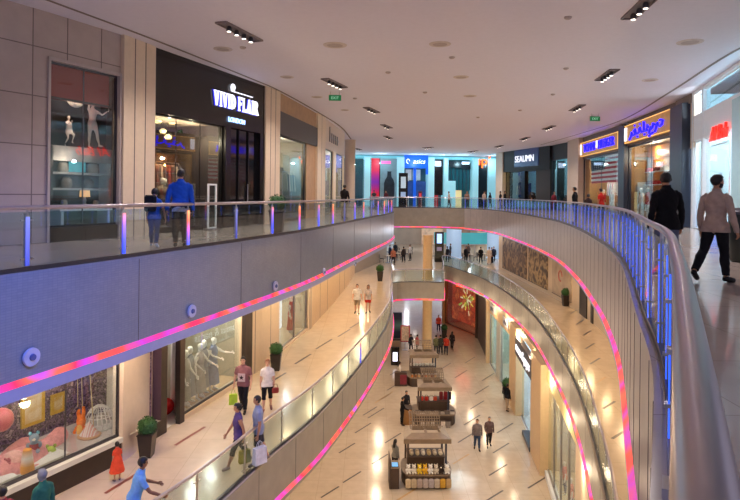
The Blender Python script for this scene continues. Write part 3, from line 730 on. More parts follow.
# shop with the dark band over its window
g = gA[5]; L_ = g.L; zb1 = g.hit(296, 119)[1]; zb0 = g.hit(296, 140)[1]
wall('wall_left', g, 0, L_, zb1, ZC, WOOD_B); wall('wall_left', g, 0, L_, zb0, zb1, mat('grey_brown_band', '#4c443f', .5, noise=.03), n0=-.1)
uw = g.u(306); wall('wall_left', g, uw, L_, 0, zb0, WOOD_B)
window(g, 0, uw, .1, zb0, idx=nw()); room(g, 0, uw, 3.5, 0, zb0 + .05, back='#b7ab90', side='#9c9078', floor='#a89a84'); glow(g, uw * .5, 1.4, zb0 - .4, 260, '#fff0d4')
mb = MB(); mb.seg(g, .3, uw - .25, 1.2, 1.3, 0, g.hit(290, 165)[1]); struct(mb.build('partition_dark', mat('dark_partition', '#4a4038', .5)))
u1, z1 = g.hit(286, 167); t = thing('poster_screen', 'lit pale poster on dark partition in left gallery shop window', 'poster', g.p(u1 + 1.0, 1.15, z1 - .4), g.face)
mb = MB(); mb.box((0, 0, .55), (1.0, .06, 1.1)); mb.build('frame', BLACK_G, t); mb = MB(); mb.box((0, -.035, .55), (.86, .01, .96)); mb.build('picture', ramp_mat('poster_pic', ['#5a7ac0', '#cfdcf0', '#8090c0'], noise=2.0, es=.7), t)
wall('wall_left', gA[6], -.02, gA[6].L + .02, 0, ZC, CREAM_W, n0=-.12, flutes=1)
# shop with metal letters on a white header
g = gA[7]; L_ = g.L; zh = g.hit(330, 150)[1]
wall('wall_left', g, 0, L_, zh, ZC, mat('warm_white_header', '#dccab6', .5, noise=.02)); window(g, .1, L_ * .42, .1, zh, idx=nw()); window(g, L_ * .55, L_ * .95, .1, zh, idx=nw()); wall('wall_left', g, L_ * .42, L_ * .55, 0, zh, CREAM_W)
room(g, 0, L_, 4, 0, zh + .05, back='#8fa8b0', side='#b8a890', floor='#a89a84'); glow(g, L_ * .3, 1.5, zh - .5, 170, '#d8f0ff'); glow(g, L_ * .75, 1.5, zh - .5, 150, '#ffe0c0')
t = thing('shop_sign', 'silver letters on the warm white header before the left round column', 'sign', g.p(L_ * .45, -.02, zh + .7), g.face)
mb = MB()
for i, hh in enumerate((.95, .6, .6, .6, .6)): mb.box((-2.0 + i * .75, -.04, hh / 2 - .2), (.16, .06, hh)); mb.box((-1.78 + i * .75, -.04, .1), (.34, .06, .12))
mb.build('lettering', STEEL, t)
def column(x, y, z0, z1, r, m, name='column'):
    mb = MB(); mb.lathe([(r * 1.12, z0), (r * 1.12, z0 + .12), (r, z0 + .14), (r, z1 - .1), (r * 1.05, z1 - .08), (r * 1.05, z1)], (x, y, 0), 24); return struct(mb.build(name, m, smooth=True))
column(-1.75, 49.6, 0, ZC, .46, mat('beige_column', '#cdb9a2', .5, noise=.02))
# ---- far end wall of the upper gallery
gF = Seg((-6.5, 66.5), (15.5, 68.5)); CY_ = EM('cyan_lit_panel', '#79c4d0', .55); CYW = mat('cyan_lit_column', '#b9dfe6', .4, emit='#8fd0e0', es=.45, noise=.02)  # cyan light on fringe and columns is put into colour and glow
def fz(px, py): return gF.hit(px, py)
def fr(mb, x0, y0, x1, y1, n0, n1, mi=0):
    ua, za = fz(x0, y1); ub, zb = fz(x1, y0); mb.seg(gF, ua, ub, n0, n1, za, zb, mi)
wall('wall_far', gF, 0, gF.L, 0, ZC, mat('far_teal_wall', '#3d6a74', .4, noise=.05), n0=1.6, n1=1.9)
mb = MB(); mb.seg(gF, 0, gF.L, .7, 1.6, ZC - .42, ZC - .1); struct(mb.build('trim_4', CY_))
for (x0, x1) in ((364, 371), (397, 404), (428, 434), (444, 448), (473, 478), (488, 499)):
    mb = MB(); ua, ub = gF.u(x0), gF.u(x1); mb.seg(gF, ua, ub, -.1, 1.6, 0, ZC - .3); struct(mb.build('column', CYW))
window(gF, gF.u(350), gF.u(364), 0, 5.3, idx=nw())
ua = gF.u(355); glow(gF, ua, -.6, 4.8, 70, '#aee4f0')
# red front with dark display
t = thing('shop_front_panel', 'tall red and violet lit panel at the far end of the gallery', 'panel', gF.p(gF.u(375), 0, 0), gF.face)
w_ = gF.u(380) - gF.u(371); mb = MB(); mb.box((0, .2, 2.75), (w_, .3, 5.5)); mb.build('lit_panel', ramp_mat('red_violet', ['#c01828', '#d02038', '#7a2aa0', '#d02848', '#c81a28'], lo=0, hi=5.5, es=.55), t)
mb = MB()
for s in (-1, 1): mb.box((s * w_ / 2, .1, 2.75), (.08, .4, 5.5))
mb.build('edge_frame', BLACK_G, t)
t = thing('display_poster', 'grey poster of a dark bottle at the far end beside the red panel', 'poster', gF.p(gF.u(388.5), .1, 0), gF.face); w_ = gF.u(397) - gF.u(380)
mb = MB(); mb.box((0, .3, 2.75), (w_, .2, 5.5)); mb.build('backing', mat('poster_grey', '#7e98a2', .5, emit='#7e98a2', es=.25, noise=.1, scale=1.5), t)
mb = MB(); mb.lathe([(.55, 1.0), (.62, 1.3), (.62, 2.6), (.5, 3.0), (.26, 3.4), (.22, 3.9), (.26, 4.0)], (0.1, .12, 0), 16, sy=.12); mb.build('bottle_picture', mat('poster_dark', '#2a333c', .5, noise=.2, scale=4), t)
mb = text_mb('asos', .45, .04); mb.v = [p + Vector((0, .15, 5.0)) for p in mb.v]; mb = MB(); mb.box((-.3, .16, 5.05), (1.1, .05, .3)); mb.build('pink_heading', EM('pink_sign', '#ff5a9a', 1.2), t)
# blue sign box
t = thing('shop_sign', 'blue asics sign box with white lettering at the far end', 'sign', gF.p(gF.u(416), 0, 0), gF.face)
u0, zb = fz(404, 168); u1, zt_ = fz(428, 155.5); w_ = u1 - u0; BLU = mat('bright_blue_panel', '#0c55c8', .4, emit='#0c55c8', es=.7, noise=.02)
mb = MB(); mb.box((0, .2, (zb + zt_) / 2), (w_, .4, zt_ - zb)); mb.box((w_ * .46, .2, zb - .3), (w_ * .08, .4, .8)); mb.box((-.1, .5, zb / 2), (.3, .3, zb)); mb.build('sign_box', BLU, t)
mb = text_mb('asics', .78, .05, shear=.25); mb.v = [p + Vector((.32, -.03, (zb + zt_) / 2 + .02)) for p in mb.v]; mb.build('lettering', sign_w, t)
mb = MB(); mb.tube([(-.98 + .17 * math.cos(a), -.03, (zb + zt_) / 2 + .05 + .25 * math.sin(a)) for a in [x * .45 for x in range(0, 12)]], .04, 6); mb.build('spiral_mark', sign_w, t)
for (x0, x1, y0, y1, cc) in ((407, 413, 169, 180, '#c8c4bc'), (414, 422, 169, 180, '#b8c8cc'), (405, 427, 181, 196, '#2a4a86')):
    t = thing('window_display', 'lit display board in window under blue asics sign, %s' % {'#c8c4bc': 'upper cream one', '#b8c8cc': 'upper pale blue one', '#2a4a86': 'wide dark blue one'}[cc], 'display board', gF.p(gF.u((x0 + x1) / 2), .6 if y0 > 175 else 1.0, 0), gF.face)
    zz0, zz1 = fz(410, y1)[1], fz(410, y0)[1]; ww = gF.u(x1) - gF.u(x0); mb = MB(); mb.box((0, .2, (zz0 + zz1) / 2), (ww, .1, zz1 - zz0)); mb.box((0, .25, zz0 / 2 + .02), (.1, .08, max(.1, zz0))); mb.build('board', mat('disp_' + cc[1:], cc, .5, emit=cc, es=.35, noise=.15, scale=2), t)
# black shop with lit entrance, screen
t = thing('shop_front_panel', 'black shop front with white lit top screen at the far end', 'shop front', gF.p(gF.u(439), 0, 0), gF.face); w_ = gF.u(443.4) - gF.u(434.8)
mb = MB(); mb.box((0, .5, 3.4), (w_, .3, 4.2)); mb.build('black_front', BLACK_G, t); mb = MB(); mb.box((-.1, .3, 5.0), (w_ * .7, .1, .6)); mb.build('white_screen', EM('white_screen', '#dfe8ff', 1.3), t)
mb = MB(); mb.box((-.25, .45, .75), (w_ * .45, .1, 1.5)); mb.build('red_poster', mat('red_poster', '#b02a34', .5, emit='#b02a34', es=.4, noise=.2, scale=2), t)
# teal glass shop with curved black header
t = thing('shop_front_panel', 'teal glass shop front under a curved black header at the far end', 'shop front', gF.p(gF.u(460), 0, 0), gF.face); w_ = gF.u(471.8) - gF.u(449.6)
mb = MB(); N_ = 14
for i in range(N_):
    x = -w_ / 2 + w_ * (i + .5) / N_; q = (i + .5) / N_; d_ = .25 * math.sin(PI * q); mb.box((x, .5 - d_, 5.0 - .25 * q), (w_ / N_, .3, .75))
mb.build('header', mat('dark_teal_header', '#16262e', .3, noise=.05), t)
mb = MB(); mb.box((w_ * .25, .1, 5.1), (.9, .06, .3)); mb.build('lettering', EM('small_white_sign', '#cfe0ff', 1.5), t)
mb = MB(); mb.box((0, .7, 3.3), (w_, .06, 2.8)); mb.build('teal_glass', mat('teal_glass', '#1f5560', .12, emit='#2a7080', es=.18, noise=.1, scale=1.5), t)
mb = MB()
for i in range(7): mb.box((-w_ / 2 + w_ * i / 6, .64, 3.3), (.06, .08, 2.8))
mb.build('mullion', SLATE, t)
mb = MB(); mb.box((-.35, .85, .95), (w_ * .55, .08, 1.9)); mb.build('lit_entrance', mat('cream_lit', '#e8cf98', .5, emit='#f0d49a', es=.6, noise=.1, scale=1.2), t)
mb = MB(); mb.box((-.85, .6, 1.5), (.9, .1, 3.0)); mb.build('pale_pillar', CYW, t)
# orange sign
t = thing('shop_sign', 'orange glowing sign reading up on a dark far shop front', 'sign', gF.p(gF.u(483), 0, 0), gF.face)
mb = MB(); mb.box((0, .5, 2.6), (gF.u(489) - gF.u(477), .3, 5.2)); mb.build('dark_front', mat('dark_front', '#1c2028', .3, noise=.05), t)
zc_ = fz(483, 161)[1]; mb = text_mb('up!', 1.5, .08, sx=1.1); mb.v = [p + Vector((0, .28, zc_)) for p in mb.v]; mb.build('lettering', EM('orange_sign', '#ff5a10', 3.5), t)
window(gF, gF.u(489), gF.u(499), 0, 5.4, n=-.02, idx=nw())
for px in (380, 415, 440, 460, 490): glow(gF, gF.u(px), -1.2, 5.0, 105, '#b4e0ee')

# ---- right side, upper gallery (near to far)
B = [(11.3, 15.8), (14.34, 26.07), (14.72, 27.8), (15.8, 35.7), (15.98, 36.9), (16.75, 45.8), (16.9, 48.7), (16.55, 53.0), (14.3, 61.5), (13.95, 63.2), (15.2, 68.3)]
gB = [Seg(B[i], B[i + 1], left=False) for i in range(len(B) - 1)]
# white glass shop
g = gB[0]; L_ = g.L; zt = g.hit(712, 132)[1]; WG = mat('white_shop_cladding', '#d9dde0', .35, emit='#d9e6ee', es=.12, noise=.01)
za = g.hit(700, 152)[1]; zb = g.hit(700, 131)[1]
wall('wall_right', g, 0, L_, zb - .35, zb + .75, WG); wall('wall_right', g, 0, L_, ZC - .12, ZC, WG)
for px in (692, 702): u = g.u(px); wall('wall_right', g, u - .1, u + .1, 0, ZC, WG, n0=-.02)
wall('wall_right', g, g.u(684), g.u(693), zb - .6, ZC, mat('warm_white_header', '#dccab6'))
uw = g.u(701); window(g, g.u(800), uw, zb + .75, ZC - .12, glass=glass_mat('pale_blue_glass', '#cfe4ea', .10, .5), frame=WG, mull=(g.u(741),), idx=nw())
window(g, g.u(727, 200), g.u(693), 0, zb - .35, glass=GLASS_S, frame=WG, idx=nw()); 
wall('wall_right', g, g.u(860), g.u(733), 0, zb + .6, mat('pale_cyan_panel', '#a9cfd9', .25, emit='#a9cfd9', es=.15, noise=.02), n0=-.06)
room(g, 0, L_, 4.0, 0, ZC, floor='#d0d0d0', back='#dfe6ea', side='#cfe0e6', ceil='#e8eef0')
for px in (700, 722, 750): glow(g, g.u(px), 1.6, 3.2, 150, '#e8f6ff'); glow(g, g.u(px), 1.6, 5.0, 260, '#e6f6ff')
u0, z0 = g.hit(720, 133); t = thing('shop_sign', 'red glowing script sign on the white shop at the right', 'sign', g.p(u0, -.06, z0), g.face)
text_mb('Al Bab', .78, .08, shear=.35, sx=1.05).build('lettering', EM('red_sign', '#ff1a10', 3.0), t)
mb = MB(); mb.box((0, .03, -.42), (2.1, .03, .04)); mb.build('mounting_bar', STEEL, t)
t = thing('red_poster_stand', 'slim red poster stand inside the white shop window', 'poster stand', g.p(g.u(706), .9, 0), g.face); mb = MB(); mb.box((0, 0, 1.2), (.5, .05, 2.0)); mb.build('poster', mat('red_poster2', '#e03a2a', .5, emit='#e03a2a', es=.5), t); mb = MB(); mb.box((0, 0, .1), (.6, .35, .2)); mb.build('base', STEEL, t)
t = thing('display_plinth', 'blue lit plinth with dark figure inside the white shop window', 'plinth', g.p(g.u(697), .7, 0), g.face); mb = MB(); mb.box((0, 0, .45), (.5, .5, .9)); mb.build('base', EM('blue_plinth', '#3a80ff', 1.0), t); mb = MB(); mb.lathe([(.12, .9), (.2, 1.2), (.1, 1.5), (.13, 1.7), (.02, 1.85)], n=12); mb.build('ornament', SLATE, t)
# dark pillar, then shop with Arabic sign
wall('wall_right', gB[1], -.1, gB[1].L, 0, ZC - .35, SLATE, n0=-.35)
wall('wall_right', gB[1], -.4, gB[1].L, ZC - .4, ZC, mat('warm_grey_header', '#8d7a70', .5, noise=.02), n0=-.1)
HDR = mat('brown_grey_header', '#6b5b54', .5, noise=.03)
def tommy(g, sgn, pxa, pxb, ya, yb, flag, idx):
    L_ = g.L; zt = g.hit((pxa + pxb) / 2, yb)[1]
    wall('wall_right', g, 0, L_, zt + .02, ZC, HDR)
    window(g, .05, L_ - .05, 0.05, zt, frame=SLATE, fw=.09, mull=(L_ * .5,), idx=idx)
    room(g, 0, L_, 5.0, 0, zt + .05, floor='#b09878', back='#8a6a4a', side='#b0884e', ceil='#d8c8b0')
    glow(g, L_ * .3, 1.6, zt - .5, 260, '#ffd8b0'); glow(g, L_ * .7, .9, zt - .5, 260, '#ffeed8')
    z0, z1 = zt + .15, zt + 1.25
    t = thing('shop_sign', sgn, 'sign', g.p(L_ / 2, -.1, (z0 + z1) / 2), g.face)
    hw = L_ / 2 - .15
    mb = MB(); mb.box((0, 0, 0), (2 * hw, .16, z1 - z0)); mb.build('backing_panel', mat('lit_gold_panel', '#a8824a', .45, emit='#b07c38', es=.5, noise=.15, scale=1.5), t)  # light on the gold backing is put in as a glow of its own
    mb = MB()
    for s in (-1, 1): mb.box((0, -.09, s * (z1 - z0) / 2 * .94), (2 * hw, .02, .035)); mb.box((s * hw * .99, -.09, 0), (.035, .02, z1 - z0))
    mb.build('lit_edge', EM('gold_edge', '#ffc870', 1.1), t)
    return t, hw
SB = EM('royal_blue_sign', '#1410ff', 3.2)
g = gB[2]; t, hw = tommy(g, 'blue glowing Arabic script sign on gold panel at the right', 627, 677, 120, 140, False, nw())
# cursive strokes of the Arabic lettering, read from right to left
mb = MB(); T_ = lambda pts, r=.06: mb.tube([Vector((x, -.13, y)) for x, y in pts], r, 6)
s_ = hw / 3.4
T_([(2.35 * s_, .12), (2.25 * s_, -.1), (2.0 * s_, -.16), (1.75 * s_, -.1), (1.7 * s_, .05), (1.58 * s_, .0), (1.52 * s_, -.2), (1.35 * s_, -.36)]); T_([(1.3 * s_, .02), (1.12 * s_, .1), (1.05 * s_, -.08), (.9 * s_, -.16), (.78 * s_, -.05), (.7 * s_, -.14), (.55 * s_, -.36), (.8 * s_, -.42), (1.1 * s_, -.38)])
T_([(.45 * s_, -.02), (.3 * s_, .12), (.2 * s_, -.06), (.35 * s_, -.16), (.05 * s_, -.16), (-.15 * s_, -.14), (-.2 * s_, .38)]); T_([(-.15 * s_, -.14), (-.5 * s_, -.16), (-.7 * s_, -.05), (-.75 * s_, .12), (-.9 * s_, .05), (-.85 * s_, -.12), (-1.15 * s_, -.16), (-1.4 * s_, -.14)])
T_([(-1.4 * s_, -.14), (-1.55 * s_, .14), (-1.75 * s_, .1), (-1.5 * s_, -.16), (-1.9 * s_, -.2), (-2.1 * s_, .0), (-2.2 * s_, -.22), (-2.45 * s_, -.38)])
for x, y in ((2.1, .15), (1.95, .15), (.7, -.5), (.55, -.5), (0.0, -.34), (-.12, -.34), (-.78, .32), (-1.1, -.34), (-1.22, -.34), (-1.6, .34)): mb.box((x * s_, -.13, y), (.09, .06, .09))
mb.build('lettering', SB, t); mb = MB(); mb.box((-hw + .18, -.12, 0), (.2, .06, .8)); mb.box((-hw + .40, -.12, 0), (.12, .06, .8)); mb.build('flag_mark', sign_w, t)
# orange wood wall inside
mb = MB(); mb.seg(g, g.L * .45, g.L * .92, 1.0, 1.15, 0, 4.3); struct(mb.build('wall_wood', mat('orange_wood', '#b8702a', .45, noise=.12, scale=2))); light('POINT', g.p(g.L * .7, .6, 3.4), 40, '#ffb060')
for iz in range(4):
    for iu in range(3):
        z = .55 + iz * .75; u = g.L * (.5 + .15 * iu)
        t = thing('wall_shelf', 'pale shelf of folded clothes on orange wood wall, %s row, %s' % (('lowest', 'second', 'third', 'top')[iz], ('nearest the dark pillar', 'middle of the row', 'nearest the flag window')[iu]), 'shelf', g.p(u, .82, z), g.face, 'shelves on the orange wood wall')
        mb = MB(); mb.box((0, 0, 0), (.8, .34, .04)); mb.build('board', WHITE_P, t)
        mb = MB()
        for k in range(3): mb.rbox((-.25 + .25 * k, 0, .11 + .02 * (k % 2)), (.2, .28, .18 + .04 * (k % 2)), .02)
        mb.build('folded_clothes', cloth(random.choice(['#e8e2d8', '#c03030', '#2a3a6a', '#d8cfc0', '#803838'])), t)
wall('wall_right', gB[3], -.05, gB[3].L + .05, 0, ZC - .2, SLATE, n0=-.2)
g = gB[4]; t, hw = tommy(g, 'blue glowing Latin lettering sign on gold panel beside the cream column', 582, 621, 138, 155, True, nw())
mb = text_mb('TOMMY', .85, .08, sx=1.0); mb.v = [p * 1.0 + Vector((-hw * .42, -.12, 0)) for p in mb.v]; mb2 = text_mb('HILFIGER', .85, .08, sx=1.0); mb2.v = [p + Vector((hw * .45, -.12, 0)) for p in mb2.v]; mb.build('lettering', SB, t); mb2.build('lettering', SB, t)
mb = MB(); mb.box((-hw * .01, -.12, .1), (.3, .06, .5)); mb.box((-hw + .2, -.12, 0), (.25, .06, .8)); mb.build('flag_mark', sign_w, t)
# striped flag in the window
zt = g.hit(600, 155)[1]; t = thing('hanging_flag', 'large red and white striped flag hung in the shop window', 'flag', g.p(g.L * .5, .6, 2.35), g.face); fw_ = g.L - .7; fh = 2.1
mb = MB(); mw = MB(); mc = MB(); ms = MB()
for i in range(13):
    z = fh - fh * (i + 1) / 13; (mb if i % 2 == 0 else mw).box((0, 0, z + fh / 26), (fw_, .02, fh / 13))
mc.box((-fw_ * .3, -.015, fh * .73), (fw_ * .4, .02, fh * .54))
for i in range(7):
    for k in range(6): ms.box((-fw_ * .47 + k * fw_ * .067, -.028, fh * .5 + i * fh * .07), (.10, .01, .07))
mb.build('red_stripes', mat('flag_red', '#b83a40', .7, emit='#b83a40', es=.3), t); mw.build('white_stripes', mat('flag_white', '#dcd8d6', .7, emit='#dcd8d6', es=.3), t); mc.build('blue_corner', mat('flag_navy', '#27304c', .7), t); ms.build('stars', mat('flag_white', '#dcd8d6'), t)  # stripes given a glow to brighten the flag
# cream column and the dark glass shops beyond
wall('wall_right', gB[5], -.05, gB[5].L, 0, ZC, mat('beige_column', '#cdb9a2'), n0=-.35)
g = gB[6]; wall('wall_right', g, 0, g.L, 4.6, ZC, mat('dark_header', '#241f1b', .6, noise=.03)); window(g, 0, g.L, 0, 4.6, frame=SLATE, idx=nw()); room(g, 0, g.L, 5, 0, 4.65, floor='#5a5a5a', back='#4a6a70', side='#3a4a50', ceil='#8a9a9a'); glow(g, g.L * .5, 1.6, 4.0, 60, '#c8f0f4')
g = gB[7]; L_ = g.L; wall('wall_right', g, 0, L_, 3.8, ZC, mat('black_brown_header', '#15110e', .6, noise=.03), n0=-.2); u1 = g.u(548)
wall('wall_right', g, 0, L_ * .28, 0, 3.8, mat('dark_header', '#3a342f'), n0=-.1); window(g, L_ * .28, L_ * .52, 0, 3.8, frame=BLACK_G, fw=.1, glass=GLASS_D, idx=nw()); wall('wall_right', g, L_ * .52, L_ * .6, 0, 3.8, BLACK_G, n0=-.1); window(g, L_ * .6, L_ * .86, 0, 3.8, frame=BLACK_G, glass=GLASS_D, fw=.1, idx=nw()); window(g, L_ * .86, L_, 0, 3.8, frame=BLACK_G, glass=GLASS_D, idx=nw())
room(g, 0, L_, 5, 0, 3.85, floor='#6a5a4a', back='#6a5a3a', side='#3a3028', ceil='#5a5040'); glow(g, L_ * .42, 1.0, 3.2, 120, '#ffe0a0'); glow(g, L_ * .72, 1.0, 3.2, 160, '#ffe080')
u0, z0 = g.hit(526.5, 159); t = thing('shop_sign', 'white lit SEAUMN sign on a dark blue board over black shop', 'sign', g.p(u0, -.25, z0), g.face)
mb = MB(); mb.box((.3, .03, .1), (4.6, .06, 1.7)); mb.build('sign_board', mat('navy_board', '#10183a', .3, emit='#101c50', es=.5), t); text_mb('SEAUMN', .9, .06, sx=1.05).build('lettering', sign_w, t)
wall('wall_right', gB[8], 0, gB[8].L, 0, ZC, mat('beige_column', '#cdb9a2'), n0=-.3)
wall('wall_right', gB[9], 0, gB[9].L, 0, ZC, mat('far_teal_wall', '#3d6a74'), n0=.1)
# ---------------------------------------------------------------- middle gallery, left side
C = [(-9.6, 8.9), (-7.3, 13.6), (-6.5, 15.3), (-6.25, 16.75), (-5.8, 18.1), (-5.62, 18.6), (-4.85, 21.6), (-4.35, 23.5), (-3.95, 25.2), (-3.05, 31.0), (-2.3, 38), (-1.6, 46), (-1.3, 52)]
gC = [Seg(C[i], C[i + 1]) for i in range(len(C) - 1)]; ZT = -2.06
# big toy window
g0 = Seg(C[0], C[2]); g = g0; L_ = g.L
wall('wall_left', g, 0, L_, ZM, ZM + .55, DBROWN, n0=-.02); mb = MB(); mb.seg(g, 0, L_, -.08, .2, ZM + .55, ZM + .68); struct(mb.build('trim_5', WHITE_P))
window(g, 0, L_, ZM + .68, ZT, n=.1, fw=.06, mull=(g.u(68, 430),), idx=nw())
room(g, 0, L_ + 1.4, 2.15, ZM + .6, ZT, floor='#cfc6c4', back='#5a4560', side='#4a3850', ceil='#8a8088')
mb = MB(); mb.seg(g, 0, L_ + 1.3, 2.0, 2.05, ZM + .62, ZT - .03); o = struct(mb.build('wall_backdrop', ramp_mat('floral_violet', ['#241a2c', '#4a3254', '#8a6f96', '#3a2a44', '#c0a8c0', '#30223a'], noise=7.0, lo=.25, hi=.75, rough=.7)))
mb = MB(); mb.seg(g, L_ + 1.25, L_ + 1.3, .3, 2.0, ZM + .62, ZT - .03); struct(mb.build('wall_backdrop', ramp_mat('floral_violet', [])))
for u, w in ((L_ * .35, 65), (L_ * .6, 65), (L_ * .85, 50)): glow(g, u, 1.2, ZT - .3, w * 1.6, '#ffe8d8')
wall('wall_left', gC[2], 0, gC[2].L, ZM, ZT, mat('pale_cream_wall', '#e3d2c4', .5, noise=.02), n0=-.05)
# dark portal into a bright shop
g = gC[3]; L_ = g.L; ua, ub = g.u(164, 430), g.u(177, 425)
wall('wall_left', g, 0, ua, ZM, ZT, DBROWN, n0=-.10, n1=.05); wall('wall_left', g, ub, L_, ZM, ZT, DBROWN, n0=-.10, n1=.05); wall('wall_left', g, ua, ub, ZM + 3.25, ZT, DBROWN, n0=-.1, n1=.05)
room(g, 0, L_, 4.5, ZM, ZT, floor='#f6f0e6', back='#f0ebe4', side='#ece6de', ceil='#f6f2ec', n=.06, sl=0, sr=.75); glow(g, L_ * .9, .8, ZT - .4, 170, '#fffaf2')
# window of dresses
g = Seg(C[4], C[6]); L_ = g.L; ue = g.u(244, 385)
wall('wall_left', g, 0, .12, ZM, ZT, DBROWN); window(g, .1, ue, ZM + .14, ZT, n=.06, fw=.04, mull=(), idx=nw()); wall('wall_left', g, 0, L_, ZM, ZM + .14, CREAM_W, n0=-.04)
room(g, .1, ue, 3.0, ZM + .1, ZT, floor='#d8b890', back='#b8b4a8', side='#a8a08c', ceil='#e0d8c8', sl=.7)
for k in range(3): glow(g, ue * (.2 + .3 * k), .9, ZT - .35, 130, '#fff4e4')
mb = MB()
for k in range(40): u = .3 + (ue - .4) * k / 40; mb.seg(g, u, u + .06, 2.5 + .12 * math.sin(k * 1.7), 2.56 + .12 * math.sin(k * 1.7), ZM + .12, ZT - .05)
cu = mb.build('bead_curtain', mat('silver_beads', '#b9b6aa', .25, metal=.6, noise=.3, scale=20)); stuff(cu, 'silvery bead curtain behind the grey dresses in window', 'curtain')
wall('wall_left', g, ue, ue + .3, ZM, ZT, CREAM_W); wall('wall_left', g, ue + .3, L_ + .25, ZM, ZT, DBROWN, n0=-.18)
g = gC[6]; wall('wall_left', g, .2, g.L, ZM, ZT, CREAM_W, n0=-.02, flutes=2)
g = gC[7]; L_ = g.L; 
g = Seg(C[7], C[9]); L_ = g.L; u1, u2, u3 = g.u(279, 356), g.u(296, 342), g.u(308, 330)
wall('wall_left', g, 0, u1, ZM, ZT, CREAM_W, flutes=1); window(g, u1, u2, ZM + .1, ZT, fw=.05, frame=STEEL, idx=nw()); window(g, u2, u3, ZM + .1, ZT, fw=.05, frame=STEEL, idx=nw()); wall('wall_left', g, u1, u3, ZM, ZM + .1, CREAM_W)
room(g, u1, u3, 2.2, ZM + .06, ZT, floor='#e0c8a0', back='#e2d2b4', side='#d8c8a8', ceil='#efe6d4'); glow(g, (u1 + u2) / 2, .8, ZT - .3, 60, '#fff0d8'); glow(g, (u2 + u3) / 2, .8, ZT - .3, 70, '#f4f8ff')
mb = MB(); mb.seg(g, u2 + .2, u3 - .1, 1.4, 1.5, ZM + .1, ZT - .2); struct(mb.build('partition_lit', EM('lit_white_panel', '#f4f8ff', .9)))
wall('wall_left', g, u3, L_, ZM, ZT, CREAM_W, n0=-.03, flutes=3)
for i in (9, 10, 11): wall('wall_left', gC[i], 0, gC[i].L, ZM, ZT, mat('warm_tan_wall', '#d8bd96', .5, noise=.03), flutes=2)
# ---- middle gallery, far end
gM = Seg((-5, 84), (24, 84)); wall('wall_far', gM, 0, gM.L, ZM, ZT, mat('far_cream_wall', '#c9b8a4', .5, noise=.06, scale=.8))
gl = Seg((-1.3, 52), (1.9, 64)); wall('wall_left', gl, 0, gl.L, ZM, ZT, mat('grey_taupe_wall', '#a3937f', .5, noise=.03))
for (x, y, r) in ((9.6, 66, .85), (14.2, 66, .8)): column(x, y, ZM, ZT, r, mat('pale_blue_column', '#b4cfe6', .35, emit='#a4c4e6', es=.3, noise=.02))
column(4.95, 49.2, ZM, ZT, .40, mat('cream_tan_column', '#d9b98c', .45, noise=.03)); column(5.2, 51.5, ZG, -7.26, .42, mat('cream_tan_column', '#d9b98c'))
for x in (-2, 3, 8, 13, 18):
    light('POINT', (x, 62, ZT - .4), 130, '#e8f0ff'); light('POINT', (x, 75, ZT - .4), 160, '#e8f0ff')
# teal glass counter band
t = thing('glass_partition', 'long curved teal glass screen behind the café tables', 'glass screen', (12, 72, ZM))
mb = MB(); P_ = [(8 + 10 * q, 72 - 3 * math.sin(PI * q) * .5 + 2 * q) for q in [i / 16 for i in range(17)]]; mb.strip([Vector(p) for p in P_], ZM + 1.1, ZM + 2.5); mb.build('teal_panel', mat('teal_band', '#4fb2b8', .2, emit='#4fb8c0', es=.45, noise=.08, scale=.6), t, world=True)
mb = MB(); mb.tube([(p[0], p[1], ZM + 1.05) for p in P_], .06, 6); mb.build('white_rail', WHITE_P, t, world=True)
mb = MB()
for p in P_[::2]: mb.tube([(p[0], p[1], ZM), (p[0], p[1], ZM + 1.1)], .04, 6)
mb.build('support', STEEL, t, world=True)
# shops beyond, lit
for i, (x0, x1, c_, lab) in enumerate(((-3.5, 0, '#20304f', 'navy'), (0.5, 3.5, '#b9cfe4', 'pale blue'), (7.5, 10.5, '#d8b89a', 'tan'), (11.5, 14.5, '#8a6a58', 'brown'), (15.5, 17.5, '#e0c8a8', 'cream'), (18.5, 22, '#6a6460', 'grey'))):
    t = thing('far_shop_front', '%s shop front at the back of the café level' % lab, 'shop front', ((x0 + x1) / 2, 83.6, ZM))
    mb = MB(); mb.box((0, 0, 1.7), (x1 - x0, .3, 3.4)); mb.build('front', mat('far_' + lab.replace(' ', '_'), c_, .4, emit=c_, es=.35, noise=.3, scale=1.3), t)
    mb = MB(); mb.box((0, -.2, 3.1), (x1 - x0, .12, .35)); mb.build('header', DBROWN, t)
